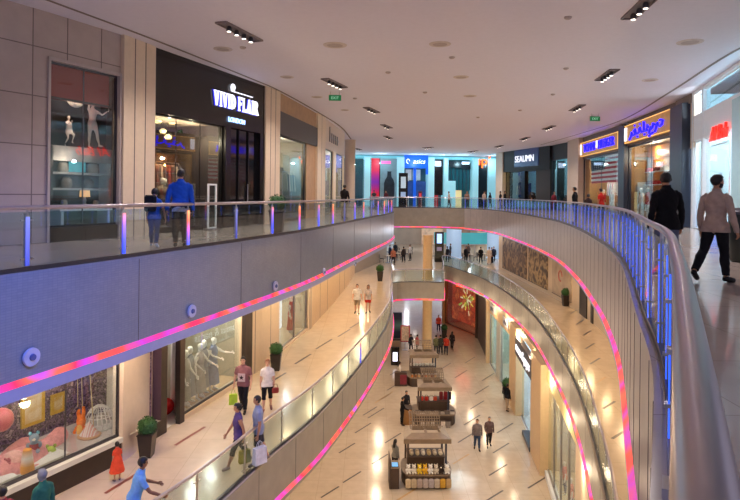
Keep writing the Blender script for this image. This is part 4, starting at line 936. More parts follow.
# right wall of the middle gallery with murals
D_ = [(12.6, 56.5), (13.0, 41.6), (13.0, 36.3), (12.6, 32.5), (11.6, 26), (9.8, 18.5)]
gD = [Seg(D_[i], D_[i + 1], left=True) for i in range(len(D_) - 1)]
for i, g in enumerate(gD): wall('wall_right', g, 0, g.L, ZM, ZT, CREAM_W)
mur = ramp_mat('mural_city', ['#4a3524', '#8a6a48', '#5a4430', '#b89468', '#3a2a20', '#7a6048'], noise=.9, lo=.3, hi=.7)
for (gi, xa, xb, m, lab) in ((0, 503, 527, mur, 'brown sepia mural of buildings nearest the far end'), (0, 529, 548, ramp_mat('mural_horse', ['#3a2c24', '#6a5644', '#c8a878', '#54402e', '#9a8060'], noise=1.2, lo=.3, hi=.7), 'brown sepia mural of dark shapes before the pale pillar'), (1, 553, 572, ramp_mat('mural_pale', ['#b9a48c', '#d0bca0', '#c0a890', '#a89078'], noise=.8, lo=.3, hi=.7), 'pale beige mural with a pink mark next to potted topiary')):
    g = gD[gi]; ua, ub = g.u(xa, 260), g.u(xb, 280); t = thing('wall_mural', lab, 'mural', g.p((ua + ub) / 2, -.03, ZM + .35), g.face)
    mb = MB(); mb.box((0, 0, 1.55), (abs(ub - ua), .05, 3.1)); mb.build('picture', m, t)
    
    for zz in (3.12, -.02): mb = MB(); mb.box((0, -.01, zz), (abs(ub - ua), .07, .04)); mb.build('edge_trim', GROOVE, t)
    if gi == 1: mb = MB(); mb.tube([(-.1 + .35 * math.cos(a), -.04, 1.4 + .35 * math.sin(a)) for a in [i * .5 for i in range(11)]], .05, 6); mb.build('pink_mark', mat('pink_mark', '#d07a70', .6), t)
g = gD[2]; mb = MB(); mb.seg(g, .9, 2.5, -.06, .02, ZM, ZM + 3.2); struct(mb.build('door_2', mat('dark_door', '#2c231d', .4)))
mb = MB(); mb.seg(g, 3.4, g.L, -.06, .02, ZM, ZM + 3.2); struct(mb.build('door_3', mat('dark_door', '#2c231d')))

# ---------------------------------------------------------------- ground floor, right side
ZH = -7.26
G_ = [(8.3, 64.5), (10.95, 57.8), (10.4, 50.5), (10.2, 49.2), (9.95, 39.6), (9.85, 37.6), (9.35, 32.2), (9.1, 29.6), (7.9, 22), (5.6, 13.5), (3, 8)]
gG = [Seg(G_[i], G_[i + 1], left=True) for i in range(len(G_) - 1)]
g = gG[0]; L_ = g.L; zt = g.hit(462, 282)[1]
wall('wall_right', g, 0, L_, ZH - .5, ZH, DBROWN, n0=-.1); wall('wall_right', g, -.1, .25, ZG, ZH, mat('tan_wall', '#b98f5c', .5), n0=-.15); wall('wall_right', g, L_ - .3, L_ + .1, ZG, ZH, DBROWN, n0=-.2)
room(g, .2, L_ - .2, 3.5, ZG, ZH - .4, floor='#c8a088', back='#c03a22', side='#a83020', ceil='#5a2a20'); window(g, .2, L_ - .2, ZG + .1, ZH - .5, fw=.06, frame=DBROWN, idx=nw())
glow(g, L_ * .4, 1.4, ZH - 1, 60, '#ffd0a0'); glow(g, L_ * .7, 1.4, ZG + 2.4, 45, '#ffe0b0')
t = thing('window_poster', 'large red and yellow flower burst poster in ground floor window', 'poster', g.p(L_ * .5, .9, ZG + .5), g.face)
mb = MB(); mb.box((0, 0, 2.2), (L_ - .9, .06, 4.2)); mb.build('backing', ramp_mat('red_burst', ['#c8341e', '#e0502a', '#b02a1c', '#f07a40', '#c83020'], noise=.9, lo=.3, hi=.7, es=.45), t)
mb = MB(); random.seed(4)
for k in range(26):
    a = k * 2.4 + random.uniform(-.4, .4); r = .2 + .05 * k; mb.box((r * math.cos(a) * 1.0, -.05 - .002 * k, 2.7 + r * math.sin(a) * 1.1), (random.uniform(.1, .22), .02, random.uniform(.4, .75)), rot=Matrix.Rotation(-a + PI / 2, 3, 'Y'), mi=k % 3)
mb.build('flower_burst', [EM('yellow_petal', '#f0d85a', .8), EM('green_petal', '#b8d05a', .6), EM('cream_petal', '#f4e8c0', .8)], t)
u0, z0 = g.hit(465, 292.5); t = thing('shop_sign', 'red glowing sign over the flower burst window on the ground floor', 'sign', g.p(u0, -.15, ZH - .7), g.face); mb = MB(); mb.rbox((0, 0, 0), (2.9, .12, .75), .1); mb.build('glowing_plate', EM('red_plate', '#e01414', 2.0), t)
mb = MB()
for k in range(6): mb.rbox((-1.1 + .44 * k, -.08, 0), (.3, .06, .42), .03)
mb.build('lettering', EM('red_glow2', '#ff4a38', 2.6), t)
wall('wall_right', gG[1], 0, gG[1].L, ZG, ZH, DBROWN, n0=-.1); wall('wall_right', gG[2], 0, gG[2].L, ZG, ZH, mat('tan_pillar', '#d2b48a', .5, noise=.03), n0=-.2)
g = gG[3]; L_ = g.L; wall('wall_right', g, 0, L_, ZH - 1.25, ZH, mat('tan_pillar', '#d2b48a')); ua, ub = L_ * .35, L_ * .5
window(g, .1, ua, ZG + .05, ZH - 1.25, frame=STEEL, glass=GLASS_S, idx=nw()); wall('wall_right', g, ua, ub, ZG, ZH - 1.2, mat('pale_grey_post', '#c0c2b8', .4)); window(g, ub, L_, ZG + .05, ZH - 1.25, frame=STEEL, idx=nw())
room(g, 0, L_, 4, ZG, ZH - 1.2, floor='#e0dcd4', back='#d6e4dc', side='#c8dcd8', ceil='#f0f0ea'); glow(g, L_ * .2, 1.5, ZH - 2, 70, '#e8fff4'); glow(g, L_ * .75, 1.5, ZH - 2, 130, '#f4faff')
mb = MB(); mb.seg(g, L_ * .72, L_ * .95, 2.6, 2.7, ZG, ZG + 2.6); struct(mb.build('partition_blue', mat('blue_display', '#2a6a9a', .5, emit='#2a6a9a', es=.4)))
for k, u in enumerate((L_ * .17, L_ * .72)):
    t = thing('shop_sign', ('grey square letters above the first ground floor glass shop' if k == 0 else 'dark square letters above the second ground floor glass shop'), 'sign', g.p(u, -.03, ZH - .65), g.face); mb = MB(); mb.box((0, 0, 0), (1.9, .05, .7)); mb.build('plate', mat('pale_plate', '#b9b4b8', .4), t)
    text_mb('pure' if k == 0 else 'mint', .55, .04).build('lettering', mat('dark_letters', '#4a4a58', .4), t)
    for o in t.children:
        if o.name.startswith('lettering'): o.location.y = -.05
wall('wall_right', gG[4], -.1, gG[4].L + .1, ZG, ZH, mat('tan_pillar', '#d2b48a'), n0=-.3)
g = gG[5]; L_ = g.L; window(g, 0, L_, ZG + .05, ZH - 1.6, frame=STEEL, idx=nw()); wall('wall_right', g, 0, L_, ZH - .4, ZH, mat('tan_pillar', '#d2b48a')); room(g, 0, L_, 4, ZG, ZH - .3, floor='#e0e4e8', back='#dce8f0', side='#d0e0ea', ceil='#f4f8ff'); glow(g, L_ * .3, 1.5, ZH - 2.2, 120, '#eef8ff'); glow(g, L_ * .75, 1.5, ZH - 2.2, 120, '#eef8ff')
t = thing('shop_sign', 'long slate sign board with white script over ground floor shop', 'sign', g.p(L_ / 2, -.18, ZH - 1.05), g.face); mb = MB(); mb.box((0, 0, 0), (L_ + .1, .3, 1.15)); mb.build('sign_board', mat('slate_board', '#4a4d58', .4, noise=.04), t)
mb = text_mb('mamas & papas', .78, .04, shear=.1); mb.v = [p + Vector((0, -.17, 0)) for p in mb.v]; mb.build('lettering', sign_w, t)
wall('wall_right', g, L_ * .55, L_, ZG, ZG + .25, SLATE, n0=-.35, n1=.1)
wall('wall_right', gG[6], -.1, gG[6].L + .1, ZG, ZH, mat('tan_pillar', '#d2b48a'), n0=-.3)
g = gG[7]; L_ = g.L
for k in range(4): window(g, L_ * k / 4, L_ * (k + 1) / 4, ZG + .3, ZH - .8, frame=STEEL, fw=.07, idx=nw())
wall('wall_right', g, 0, L_, ZG, ZG + .3, WHITE_P, n0=-.05); wall('wall_right', g, 0, L_, ZH - .8, ZH, mat('lime_cream_header', '#e2d49a', .5))
room(g, 0, L_, 3.5, ZG + .25, ZH - .6, floor='#d8c8a8', back='#d8ccb8', side='#c8bca8', ceil='#f0e8d8')
for k in range(3): glow(g, L_ * (.2 + .3 * k), 1.2, ZH - 1.3, 90, '#fff0d8')
wall('wall_right', gG[8], 0, gG[8].L, ZG, ZH, CREAM_W); wall('wall_right', gG[9], 0, gG[9].L, ZG, ZH, CREAM_W)
# far end of the ground floor
gE = Seg((-16, 104), (24, 104)); wall('wall_far', gE, 0, gE.L, ZG, ZH, mat('far_ground_wall', '#cfc6c0', .5, noise=.05, scale=.6))
gle = Seg((-3, 60), (.8, 92)); wall('wall_left', gle, 0, gle.L, ZG, ZH, mat('grey_taupe_wall', '#a3937f'))
mb = MB(); mb.box((10.5, 96, ZG + 2.6), (9, .3, 2.2)); struct(mb.build('partition_lit', EM('sky_lit_panel', '#a8d8f0', .7)))
for x in (0, 6, 12): light('POINT', (x, 75, ZH - .4), 200, '#fff4ea'); light('POINT', (x, 92, ZH - .4), 240, '#f4f8ff')
wall('wall_left', Seg((-12.5, 2), (-3, 60)), 0, 58.8, ZG, ZH, CREAM_W)
# ---------------------------------------------------------------- ceiling fittings
LAMP = EM('lamp_face', '#fff2e2', 7.0)
FIX = [((214, 18), (263, 43), 4), ((320, 76), (348, 89), 4), ((364, 106), (379, 113), 3), ((382, 124), (391, 128), 2), ((383.5, 135), (392.5, 139), 2), ((354, 147.5), (362, 150), 2), ((423, 147.5), (433, 147), 3), ((469, 151.5), (477, 150.5), 2), ((494, 147.5), (504, 144.5), 2), ((519, 140), (531, 136), 3), ((543, 129.5), (555, 125), 3), ((569, 112), (586, 102.5), 3), ((596, 82), (619, 66), 4), ((628, 18), (652, -4), 3)]
NM = ['first multi lamp ceiling fitting, largest one near the black sign', 'second ceiling fitting on the left, beside the exit sign', 'third ceiling fitting from the left wall', 'fourth ceiling fitting from the left, upper of a close pair', 'fifth ceiling fitting from the left, lower of a close pair', 'small ceiling fitting above the beige round column', 'ceiling fitting above the blue asics sign far away', 'ceiling fitting above the orange sign far away', 'ceiling fitting right of the orange sign', 'ceiling fitting in front of the SEAUMN sign', 'ceiling fitting between SEAUMN sign and blue signs', 'ceiling fitting facing the cream square column', 'ceiling fitting facing the two blue signs', 'ceiling fitting at the top edge of the picture']
for (e0, e1, k), lab in zip(FIX, NM):
    a_, b_ = W(*e0, ZC), W(*e1, ZC); p = (a_ + b_) / 2; ln = min(2.0, (b_ - a_).length); dd = b_ - a_; ang = math.degrees(math.atan2(dd.y, dd.x)); x = p.x; t = thing('ceiling_spotlight', lab, 'ceiling light', (p.x, p.y, ZC), math.radians(ang), 'recessed multi lamp fittings in the upper ceiling')
    wd = .34; m = MB(); m.box((0, wd / 2, -.02), (ln, .03, .05)); m.box((0, -wd / 2, -.02), (ln, .03, .05)); m.box((-ln / 2, 0, -.02), (.03, wd, .05)); m.box((ln / 2, 0, -.02), (.03, wd, .05)); m.box((0, 0, -.004), (ln, wd, .006)); m.build('recess_frame', mat('dark_recess', '#7a6e70', .6), t)
    for i in range(k):
        xx = (i - (k - 1) / 2) * ln * .78 / k
        m = MB(); m.lathe([(.05, -.02), (.07, -.05), (.075, -.14), (.065, -.16)], (xx, 0, 0), 12); hd = m.build('lamp_head', STEEL_D, t, True)
        m = MB(); m.lathe([(.001, -.164), (.055, -.164)], (xx, 0, 0), 12, caps=False); m.build('lens', LAMP, hd)
    light('SPOT', (p.x, p.y, ZC - .26), 880, '#fff0ee', .1, aim=(p.x, p.y, 0), cone=150, blend=.8)
for i, (x, y, l) in enumerate(((223, 49, .9), (335, 45, 1.1), (440, 44, 1.0), (461, 77, .9), (650, 80, .9), (690, 42, 1.1), (287, 77, .8), (317, 97, .8), (470, 96, .9), (345, 110, .7))):
    p = W(x, y, ZC); t = thing('air_vent', ['oval slot vent left of the VIVID FLAIR sign', 'slot vent above the second left spotlight', 'slot vent high in the middle of the ceiling', 'slot vent in the middle of the ceiling, below another', 'slot vent in front of the Arabic sign', 'slot vent at the upper right near the glass shop', 'slot vent beside the left ceiling groove', 'slot vent behind the exit sign on the left', 'slot vent lowest in the middle of the ceiling', 'faint slot vent close to the curved left groove'][i], 'vent', (p.x, p.y, ZC), 0, 'slot vents in the upper ceiling')
    m = MB(); l *= .68; m.lathe([(l * .5, 0), (l * .48, -.015), (l * .36, -.018)], (0, 0, 0), 20, sy=1.0); m.build('rim', mat('vent_white', '#c9beb8', .6), t); m = MB(); m.lathe([(l * .24, -.012), (l * .33, -.020)], (0, 0, 0), 20); m.build('slot', mat('vent_dark', '#aea29c', .7), t)
for i, (x, y) in enumerate(((335, 97), (595, 118))):
    p = W(x, y, ZC - .25); t = thing('exit_sign', ['green exit sign hanging near the left gallery wall', 'green exit sign hanging near the blue shop signs'][i], 'exit sign', (p.x, p.y, ZC - .45), 0)
    m = MB(); m.box((0, 0, .16), (.55, .06, .25)); m.build('lit_panel', EM('exit_green', '#0a6a3a', .5), t); m = MB()
    for s in (-1, 1): m.tube([(s * .2, 0, .28), (s * .2, 0, .45)], .01, 6)
    m.build('hanger', STEEL, t)
    m = text_mb('EXIT', .17, .01); m.v = [q + Vector((0, -.035, .15)) for q in m.v]; m.build('lettering', mat('exit_letters', '#9fd8b8', .5, emit='#9fd8b8', es=.6), t)
for i, (x, y) in enumerate(((243, 47), (388, 72), (452, 57), (355, 98), (568, 17), (566, 68), (478, 117), (425, 92), (553, 94), (520, 110))):
    p = W(x, y, ZC); t = MB(); t.lathe([(.10, 0), (.10, -.03), (.06, -.06), (.02, -.07)], (0, 0, 0), 12); o = t.build('smoke_detector', mat('detector_grey', '#b5a9a4', .6)); o.location = p
    tag(o, ['small round detector beside the largest ceiling fitting', 'small round detector left of the middle slot vents', 'small round detector between the two middle slot vents', 'small round detector below the left exit sign', 'small round detector near the top edge, right of centre', 'small round detector in line with the upper right fitting', 'small round detector nearest the far ceiling fittings', 'small round detector in the centre of the ceiling', 'small round detector between two right hand fittings', 'small round detector above the SEAUMN fitting'][i], 'smoke detector', 'ceiling detectors')
# shadow groove along the ceiling edges
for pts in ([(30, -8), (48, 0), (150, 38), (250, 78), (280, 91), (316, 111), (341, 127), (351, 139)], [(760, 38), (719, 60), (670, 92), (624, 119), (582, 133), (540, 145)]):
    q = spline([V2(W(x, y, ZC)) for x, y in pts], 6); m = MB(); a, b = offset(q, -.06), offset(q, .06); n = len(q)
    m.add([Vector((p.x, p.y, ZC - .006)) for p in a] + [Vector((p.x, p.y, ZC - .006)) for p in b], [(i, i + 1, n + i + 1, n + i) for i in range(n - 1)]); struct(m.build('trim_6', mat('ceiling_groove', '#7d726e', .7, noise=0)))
# round fittings on the left slab edge
ufz = resample(offset(cUL, -.02), .2)
for x, y, lab in ((34, 357, 'nearest the lower left corner'), (190, 311, 'second along, above the dress window'), (275, 286, 'third along, above lilac dress'), (324, 272, 'fourth along'), (355, 263, 'farthest, smallest')):
    a, b = ray(x, y); best = min(range(2, len(ufz) - 2), key=lambda i: abs(ufz[i].x / ufz[i].y - a) if ufz[i].y > 5 and ufz[i].y < 42 else 9); p = ufz[best]; d = (ufz[best + 1] - ufz[best - 1]).normalized()
    z = b * p.y + EYE; rz = math.atan2(d.y, d.x); t = thing('round_fitting', 'round white disc fitting on the left slab edge, ' + lab, 'round fitting', (p.x, p.y, z), rz, 'discs on the left slab edge')
    m = MB(); R_ = Matrix.Rotation(PI / 2, 3, 'X')
    def disc(rr, y0, y1, mm, nm):
        q = MB(); q.lathe([(rr[0], y0), (rr[1], y1), (.001, y1)], (0, 0, 0), 24, caps=False); q.v = [R_ @ v for v in q.v]; return q.build(nm, mm, t, True)
    disc((.155, .15), 0, .04, mat('disc_lavender', '#b9bde0', .4), 'disc'); disc((.06, .05), .035, .07, mat('disc_dark', '#4a5a9a', .4), 'centre_cap')
# ---------------------------------------------------------------- planters
LEAFM = mat('box_leaf_green', '#2f5a2c', .7, noise=.35, scale=40); POTM = mat('dark_brown_pot', '#2a211b', .4, noise=.08)
def topiary(label, x, y, z, s=1.0):
    t = thing('potted_topiary', label, 'potted plant', (x, y, z)); m = MB()
    m.box((0, 0, .36 * s), (.34 * s, .34 * s, .72 * s), taper=1.38); m.build('pot', POTM, t)
    m = MB(); m.box((0, 0, .715 * s), (.50 * s, .50 * s, .03 * s)); m.box((0, 0, .735 * s), (.40 * s, .40 * s, .02 * s)); m.build('pot_rim', POTM, t)
    m = MB(); random.seed(int(abs(x * 31 + y * 7))); m.ball((0, 0, .94 * s), (.27 * s, .27 * s, .25 * s), 16, 12)
    for i in range(260):
        th, ph = random.random() * 2 * PI, math.acos(random.uniform(-.8, 1)); d = Vector((math.sin(ph) * math.cos(th), math.sin(ph) * math.sin(th), math.cos(ph))); c = Vector((0, 0, .94 * s)) + d * random.uniform(.255, .29) * s
        q = d.to_track_quat('Z', 'Y').to_matrix() @ Matrix.Rotation(random.random() * 6, 3, 'Z') @ Matrix.Rotation(.6, 3, 'X'); r = .05 * s
        m.add([c + q @ Vector(v) for v in ((-r * .5, 0, 0), (0, -r * .3, r * .2), (r * .5, 0, 0), (0, r, r * .5))], [(0, 1, 2, 3)])
    m.build('foliage', LEAFM, t); return t
for lab, x, y, z, s in (('clipped ball topiary in tall dark pot beside the dark portal', 147, 456, ZM, .86), ('clipped ball topiary in dark pot between dress windows', 276, 370, ZM, .9), ('dark potted topiary against the right hand mural wall', 572, 306, ZM, .95), ('dark potted topiary at the far end of the left middle gallery', 380, 281, ZM, 1.1), ('dark potted topiary beside the white ground floor shop', 507, 399, ZG, 1.2), ('dark potted topiary near the flower burst window', 444, 338, ZG, 1.1), ('green topiary behind the left upper railing by the window band', 277, 233, 0, 1.05)):
    p = W(x, y, z); topiary(lab, p.x - (.42 if x == 572 else 0), p.y, z, s)
p = W(742, 262, 0); t = thing('litter_bin', 'tall dark bin at the right edge by the white shop', 'bin', (p.x, p.y, 0)); m = MB(); m.lathe([(.2, 0), (.24, .05), (.26, .95), (.24, 1.0)], n=20); m.build('bin_body', mat('dark_green_bin', '#1c2420', .3), t, True); m = MB(); m.lathe([(.25, 1.0), (.25, 1.06), (.14, 1.14), (.1, 1.14)], n=20); m.build('lid', STEEL_D, t, True)
# ---------------------------------------------------------------- directory totems
def totem(label, x, y, z, w, h, scr, rz=0.0, col='#d6e4ff', es=1.2):
    t = thing('information_totem', label, 'information totem', (x, y, z), rz); m = MB(); m.rbox((0, 0, h / 2), (w, .28, h), .04); m.build('casing', BLACK_G, t)
    for i, (a, b_, c_) in enumerate(scr):
        m = MB(); m.box((0, -.145, (a + b_) / 2), (w * .55, .02, b_ - a)); m.build('screen', EM('screen_' + c_.strip('#'), c_, es), t)
    return t
p = W(403, 207, 0); totem('black directory totem with pale screens behind the far bridge', p.x * 61 / p.y, 61, 0, .95, 3.6, [(2.0, 3.2, '#a8bcc8'), (1.1, 1.6, '#8098b8')], es=.6)
p = W(420, 207, 0); t = thing('information_totem', 'short dark red totem behind the far bridge', 'information totem', (p.x * 61 / p.y, 61, 0)); m = MB(); m.rbox((0, 0, .85), (.4, .3, 1.7), .04); m.build('casing', mat('dark_red_totem', '#4a1c2a', .4), t); m = MB(); m.box((0, -.16, 1.3), (.25, .02, .4)); m.build('screen', EM('screen_red', '#b03040', .6), t)
p = W(439, 262, ZM); totem('tall black totem with bright blue screen on the middle bridge', p.x, p.y, ZM, .95, 3.2, [(2.0, 3.0, '#9fc0ff'), (1.2, 1.6, '#5a5060')], es=1.5)
p = W(395, 365, ZG); totem('small black totem with white screen on the ground floor', p.x, p.y, ZG, .7, 1.5, [(.35, 1.1, '#e6e8ff')], es=1.4)
p = W(396, 340, ZG); t = thing('banner_stand', 'navy and white banner stand on the ground floor at left', 'banner stand', (p.x, p.y, ZG)); m = MB(); m.box((0, 0, 1.45), (1.1, .08, 2.5)); m.build('banner', ramp_mat('navy_bands', ['#16264a', '#16264a', '#5a8a90', '#16264a', '#16264a'], lo=.2, hi=2.7), t); m = MB(); m.box((0, 0, .1), (1.0, .5, .2)); m.build('base', STEEL_D, t)
p = W(405, 350, ZG); t = thing('framed_sign_stand', 'red framed notice on a stand behind the far kiosk', 'sign stand', (p.x, p.y, ZG)); m = MB()
for s in (-1, 1): m.box((s * .38, 0, 1.5), (.09, .05, 1.5)); m.box((0, 0, 1.5 + s * .71), (.85, .05, .09))
m.build('red_frame', mat('red_frame', '#b83038', .5), t); m = MB(); m.box((0, .01, 1.5), (.7, .03, 1.35)); m.build('notice', mat('pale_notice', '#d8c4b4', .5, noise=.2), t); m = MB(); m.box((0, 0, .4), (.06, .06, .8)); m.box((0, 0, .02), (.5, .4, .04)); m.build('stand', STEEL, t)

# ---------------------------------------------------------------- kiosks on the ground floor
TAUPE = mat('taupe_kiosk_wood', '#7d6a55', .5, noise=.08, scale=4); KDARK = mat('dark_kiosk_wood', '#46352a', .45, noise=.1, scale=4)
KD = 1.9
def kiosk(label, px, py, w, rz, roof_w, has_roof_h=2.25):
    p = W(px, py, ZG); t = thing('market_kiosk', label, 'kiosk', (p.x, p.y + KD / 2, ZG), rz)
    m = MB(); pr = []
    for k in range(9): a = -PI / 2 + PI * k / 8; pr.append((w / 2 - .3 + .3 * math.cos(a), (KD / 2) * math.sin(a)))
    for k in range(9): a = PI / 2 + PI * k / 8; pr.append((-w / 2 + .3 + .3 * math.cos(a), (KD / 2) * math.sin(a)))
    inn = [(x * .72, y * .55) for x, y in pr]; n = len(pr)
    m.prism([(x * .96, y * .96) for x, y in pr], .0, .08); m.prism(pr, .08, .62); m.build('counter', KDARK, t)
    m = MB(); m.prism([(x * 1.02, y * 1.02) for x, y in pr], .62, .67); m.build('counter_top', TAUPE, t)
    m = MB(); m.box((0, .25, .95), (w * .72, KD * .5, .5)); m.box((0, .25, 1.22), (w * .76, KD * .56, .04)); m.build('display_step', KDARK, t)
    for sx in (-1, 1):
        for sy in (-1, 1):
            m = MB(); m.box((sx * roof_w * .40, .25 + sy * KD * .34, .67 + (has_roof_h - .67) / 2), (.09, .09, has_roof_h - .67)); m.build('post', SLATE if sx > 0 else KDARK, t)
    # roof rim: a sloping frame round two openings
    h = has_roof_h; rw, rd = roof_w / 2, KD * .44; iw, idp = rw * .62, rd * .5
    rim = MB(); O = [(-rw, -rd), (rw, -rd), (rw * .86, rd), (-rw * .86, rd)]; I = [(-iw, -idp), (iw, -idp), (iw * .9, idp), (-iw * .9, idp)]
    vs = [Vector((x, y + .25, h)) for x, y in O] + [Vector((x, y + .25, h + .16)) for x, y in I] + [Vector((x, y + .25, h - .22)) for x, y in O] + [Vector((x, y + .25, h - .05)) for x, y in I]
    fs = []
    for i in range(4): j = (i + 1) % 4; fs += [(i, j, 4 + j, 4 + i), (8 + i, 12 + i, 12 + j, 8 + j), (i, 8 + i, 8 + j, j), (4 + i, 4 + j, 12 + j, 12 + i)]
    rim.add(vs, fs); rim.box((0, .25, h + .06), (.10, idp * 2, .12)); rim.build('roof_rim', TAUPE, t)
    # raised lattice at the back
    la = MB(); lw = iw * 1.05
    prof = [(.25 + idp * .3 + q * .9, h + .15 + .55 * math.sin(q * PI * .62)) for q in [i / 8 for i in range(9)]]
    for i in range(13): x = -lw + 2 * lw * i / 12; la.tube([(x, y, z) for y, z in prof], .022, 5)
    for y, z in prof[::1]: la.tube([(-lw, y, z), (lw, y, z)], .02, 5)
    la.build('roof_lattice', TAUPE, t)
    return t, p
def K(t, x, y, z): return t.matrix_basis @ Vector((x, y, z))
k1, p1 = kiosk('nearest kiosk with beige bags and white soft toys', 427.5, 489, 2.45, .03, 2.35)
k2, p2 = kiosk('middle kiosk with red bags and stacked boxes', 435, 426, 2.7, .03, 2.15)
k3, p3 = kiosk('farthest kiosk with a row of white cups on shelf', 424, 387, 2.5, .05, 2.2)
random.seed(5)
# goods on the first kiosk
BAGC = ['#c9b898', '#b8a88c', '#a89a94', '#b0a4a0', '#a8a0a4', '#beb0a0', '#c89a3a', '#b89a70']
for i in range(8):
    c = BAGC[i]; q = K(k1, -.98 + .28 * i, -.95 - .10, .10); t = thing('hanging_bag', 'beige cloth bag hung along nearest kiosk counter, %s' % ['leftmost', 'second from the left', 'third from the left', 'fourth from the left', 'fifth from the left', 'third from the right', 'mustard one', 'rightmost'][i], 'bag', q, k1.rotation_euler.z, 'bags along the nearest kiosk')
    m = MB(); m.rbox((0, 0, .22), (.26, .14, .42), .04); m.build('bag_body', cloth(c), t); m = MB(); m.tube([(-.07, -.0, .43), (-.05, 0, .53), (.05, 0, .53), (.07, 0, .43)], .012, 6); m.build('handle', cloth('#6a5a48'), t)
def plush(label, loc, c, s, rz, group, ear='#ffffff'):
    t = thing('plush_toy', label, 'soft toy', loc, rz, group); m = MB(); m.ball((0, 0, .13 * s), (.11 * s, .10 * s, .13 * s), 10, 8); m.ball((0, -.02 * s, .31 * s), (.10 * s, .09 * s, .09 * s), 10, 8)
    for sx in (-1, 1): m.ball((sx * .11 * s, -.04 * s, .16 * s), (.04 * s, .04 * s, .07 * s), 8, 6); m.ball((sx * .07 * s, -.11 * s, .05 * s), (.045 * s, .07 * s, .045 * s), 8, 6)
    m.build('body', cloth(c, .95), t, True)
    for sx in (-1, 1): m = MB(); m.ball((sx * .07 * s, 0, .40 * s), (.035 * s, .025 * s, .04 * s), 8, 6); m.build('ear', cloth(ear, .95), t, True)
    m = MB(); m.ball((0, -.10 * s, .30 * s), (.035 * s, .03 * s, .03 * s), 8, 6); m.build('muzzle', cloth('#f0e8dc', .95), t, True)
    return t
for i, (c, nm) in enumerate((('#e8e4dc', 'white'), ('#ded8cc', 'off white'), ('#e0c040', 'yellow'), ('#d8a830', 'golden'), ('#ece8e4', 'bright white'), ('#cfc4b4', 'cream'), ('#3a302a', 'dark brown'), ('#e6e0d6', 'pale'))):
    plush('%s soft toy sitting on the nearest kiosk counter front' % nm, K(k1, -.95 + .27 * i, -.74, .67), c, 1.05, random.uniform(-.3, .3), 'soft toys on the nearest kiosk', c)
for i, (c, nm) in enumerate((('#d8c8a8', 'sand'), ('#c8b898', 'beige'), ('#e8e0d0', 'ivory'), ('#d0b888', 'tan'), ('#c0b4a0', 'grey beige'), ('#dcd0b8', 'light'))):
    q = K(k1, -.72 + .29 * i, .05, 1.24); t = thing('folded_blanket', '%s rolled cushion on upper step of the nearest kiosk' % nm, 'cushion', q, 0, 'cushions on the nearest kiosk'); m = MB(); m.tube([(0, -.22, .09), (0, -.15, .1), (0, .15, .1), (0, .22, .09)], [.06, .10, .10, .06], 10); m.build('cushion_body', cloth(c), t, True); m = MB(); m.tube([(0, -.02, .1), (0, .02, .1)], .104, 10); m.build('ribbon', cloth('#8a6a50'), t)
q = K(k1, -1.62, -.55, 0); t = thing('cash_desk', 'wooden cash desk with blue tablet beside the nearest kiosk', 'desk', q, .05); m = MB(); m.box((0, 0, .5), (.42, .8, 1.0)); m.build('cabinet', KDARK, t); m = MB(); m.box((0, 0, 1.015), (.46, .84, .03)); m.build('top', TAUPE, t); m = MB(); m.box((-.24, 0, .75), (.04, .84, 1.5)); m.build('side_screen', KDARK, t)
t = thing('tablet_screen', 'blue lit tablet on the wooden cash desk', 'tablet', q + Vector((.02, -.1, 1.03))); m = MB(); m.rbox((0, 0, .012), (.34, .5, .024), .02); m.build('case', BLACK_G, t); m = MB(); m.box((0, 0, .027), (.30, .45, .006)); m.build('screen', EM('tablet_blue', '#5aa0d8', .7), t)
# second kiosk
for r in range(2):
    for i in range(8 if r == 0 else 6):
        c = ['#8a8078', '#b0a498', '#6a625c', '#c8bcb0', '#96897c', '#d0c4b8', '#857a70', '#aaa094'][(i * 3 + r) % 8]
        q = K(k2, -1.1 + .31 * i + r * .3, -1.0 - r * .16, .68 if r == 0 else .0); q.z = ZG + (.69 if r == 0 else .0)
        if r == 0: q = K(k2, -1.1 + .31 * i, -.72, .672)
        t = thing('product_box', ('small box of the counter row on the middle kiosk, place %s from left' if r == 0 else 'larger box on the floor before the middle kiosk, place %s from left') % ['one', 'two', 'three', 'four', 'five', 'six', 'seven', 'eight'][i], 'box', q, 0, 'boxes round the middle kiosk')
        m = MB(); m.box((0, 0, .09 if r == 0 else .2), (.25, .2, .18 if r == 0 else .4)); m.build('carton', cloth(c, .6), t); m = MB(); m.box((0, -.0, .185 if r == 0 else .405), (.26, .21, .02)); m.build('lid', cloth('#3a2a26' if i % 2 else '#5a4a40', .5), t)
for i, (c, nm, x) in enumerate((('#c83a28', 'orange red', -.75), ('#b8281e', 'deep red', -.45), ('#e8e0d8', 'white', -.15), ('#c04a30', 'rust', .1), ('#7a1e24', 'wine red', .5), ('#8a2028', 'crimson', .78), ('#301c1c', 'black', 1.02))):
    q = K(k2, x, .0 if i < 4 else .15, 1.24); t = thing('hand_bag', '%s bag standing on the middle kiosk step' % nm, 'bag', q, 0, 'bags on the middle kiosk'); hh = .24 if i < 4 else .5
    m = MB(); m.rbox((0, 0, hh / 2), (.24, .14, hh), .04); m.build('bag_body', cloth(c, .5), t); m = MB(); m.tube([(-.07, 0, hh - .02), (-.05, 0, hh + .1), (.05, 0, hh + .1), (.07, 0, hh - .02)], .012, 6); m.build('handle', cloth('#2a1a18'), t)
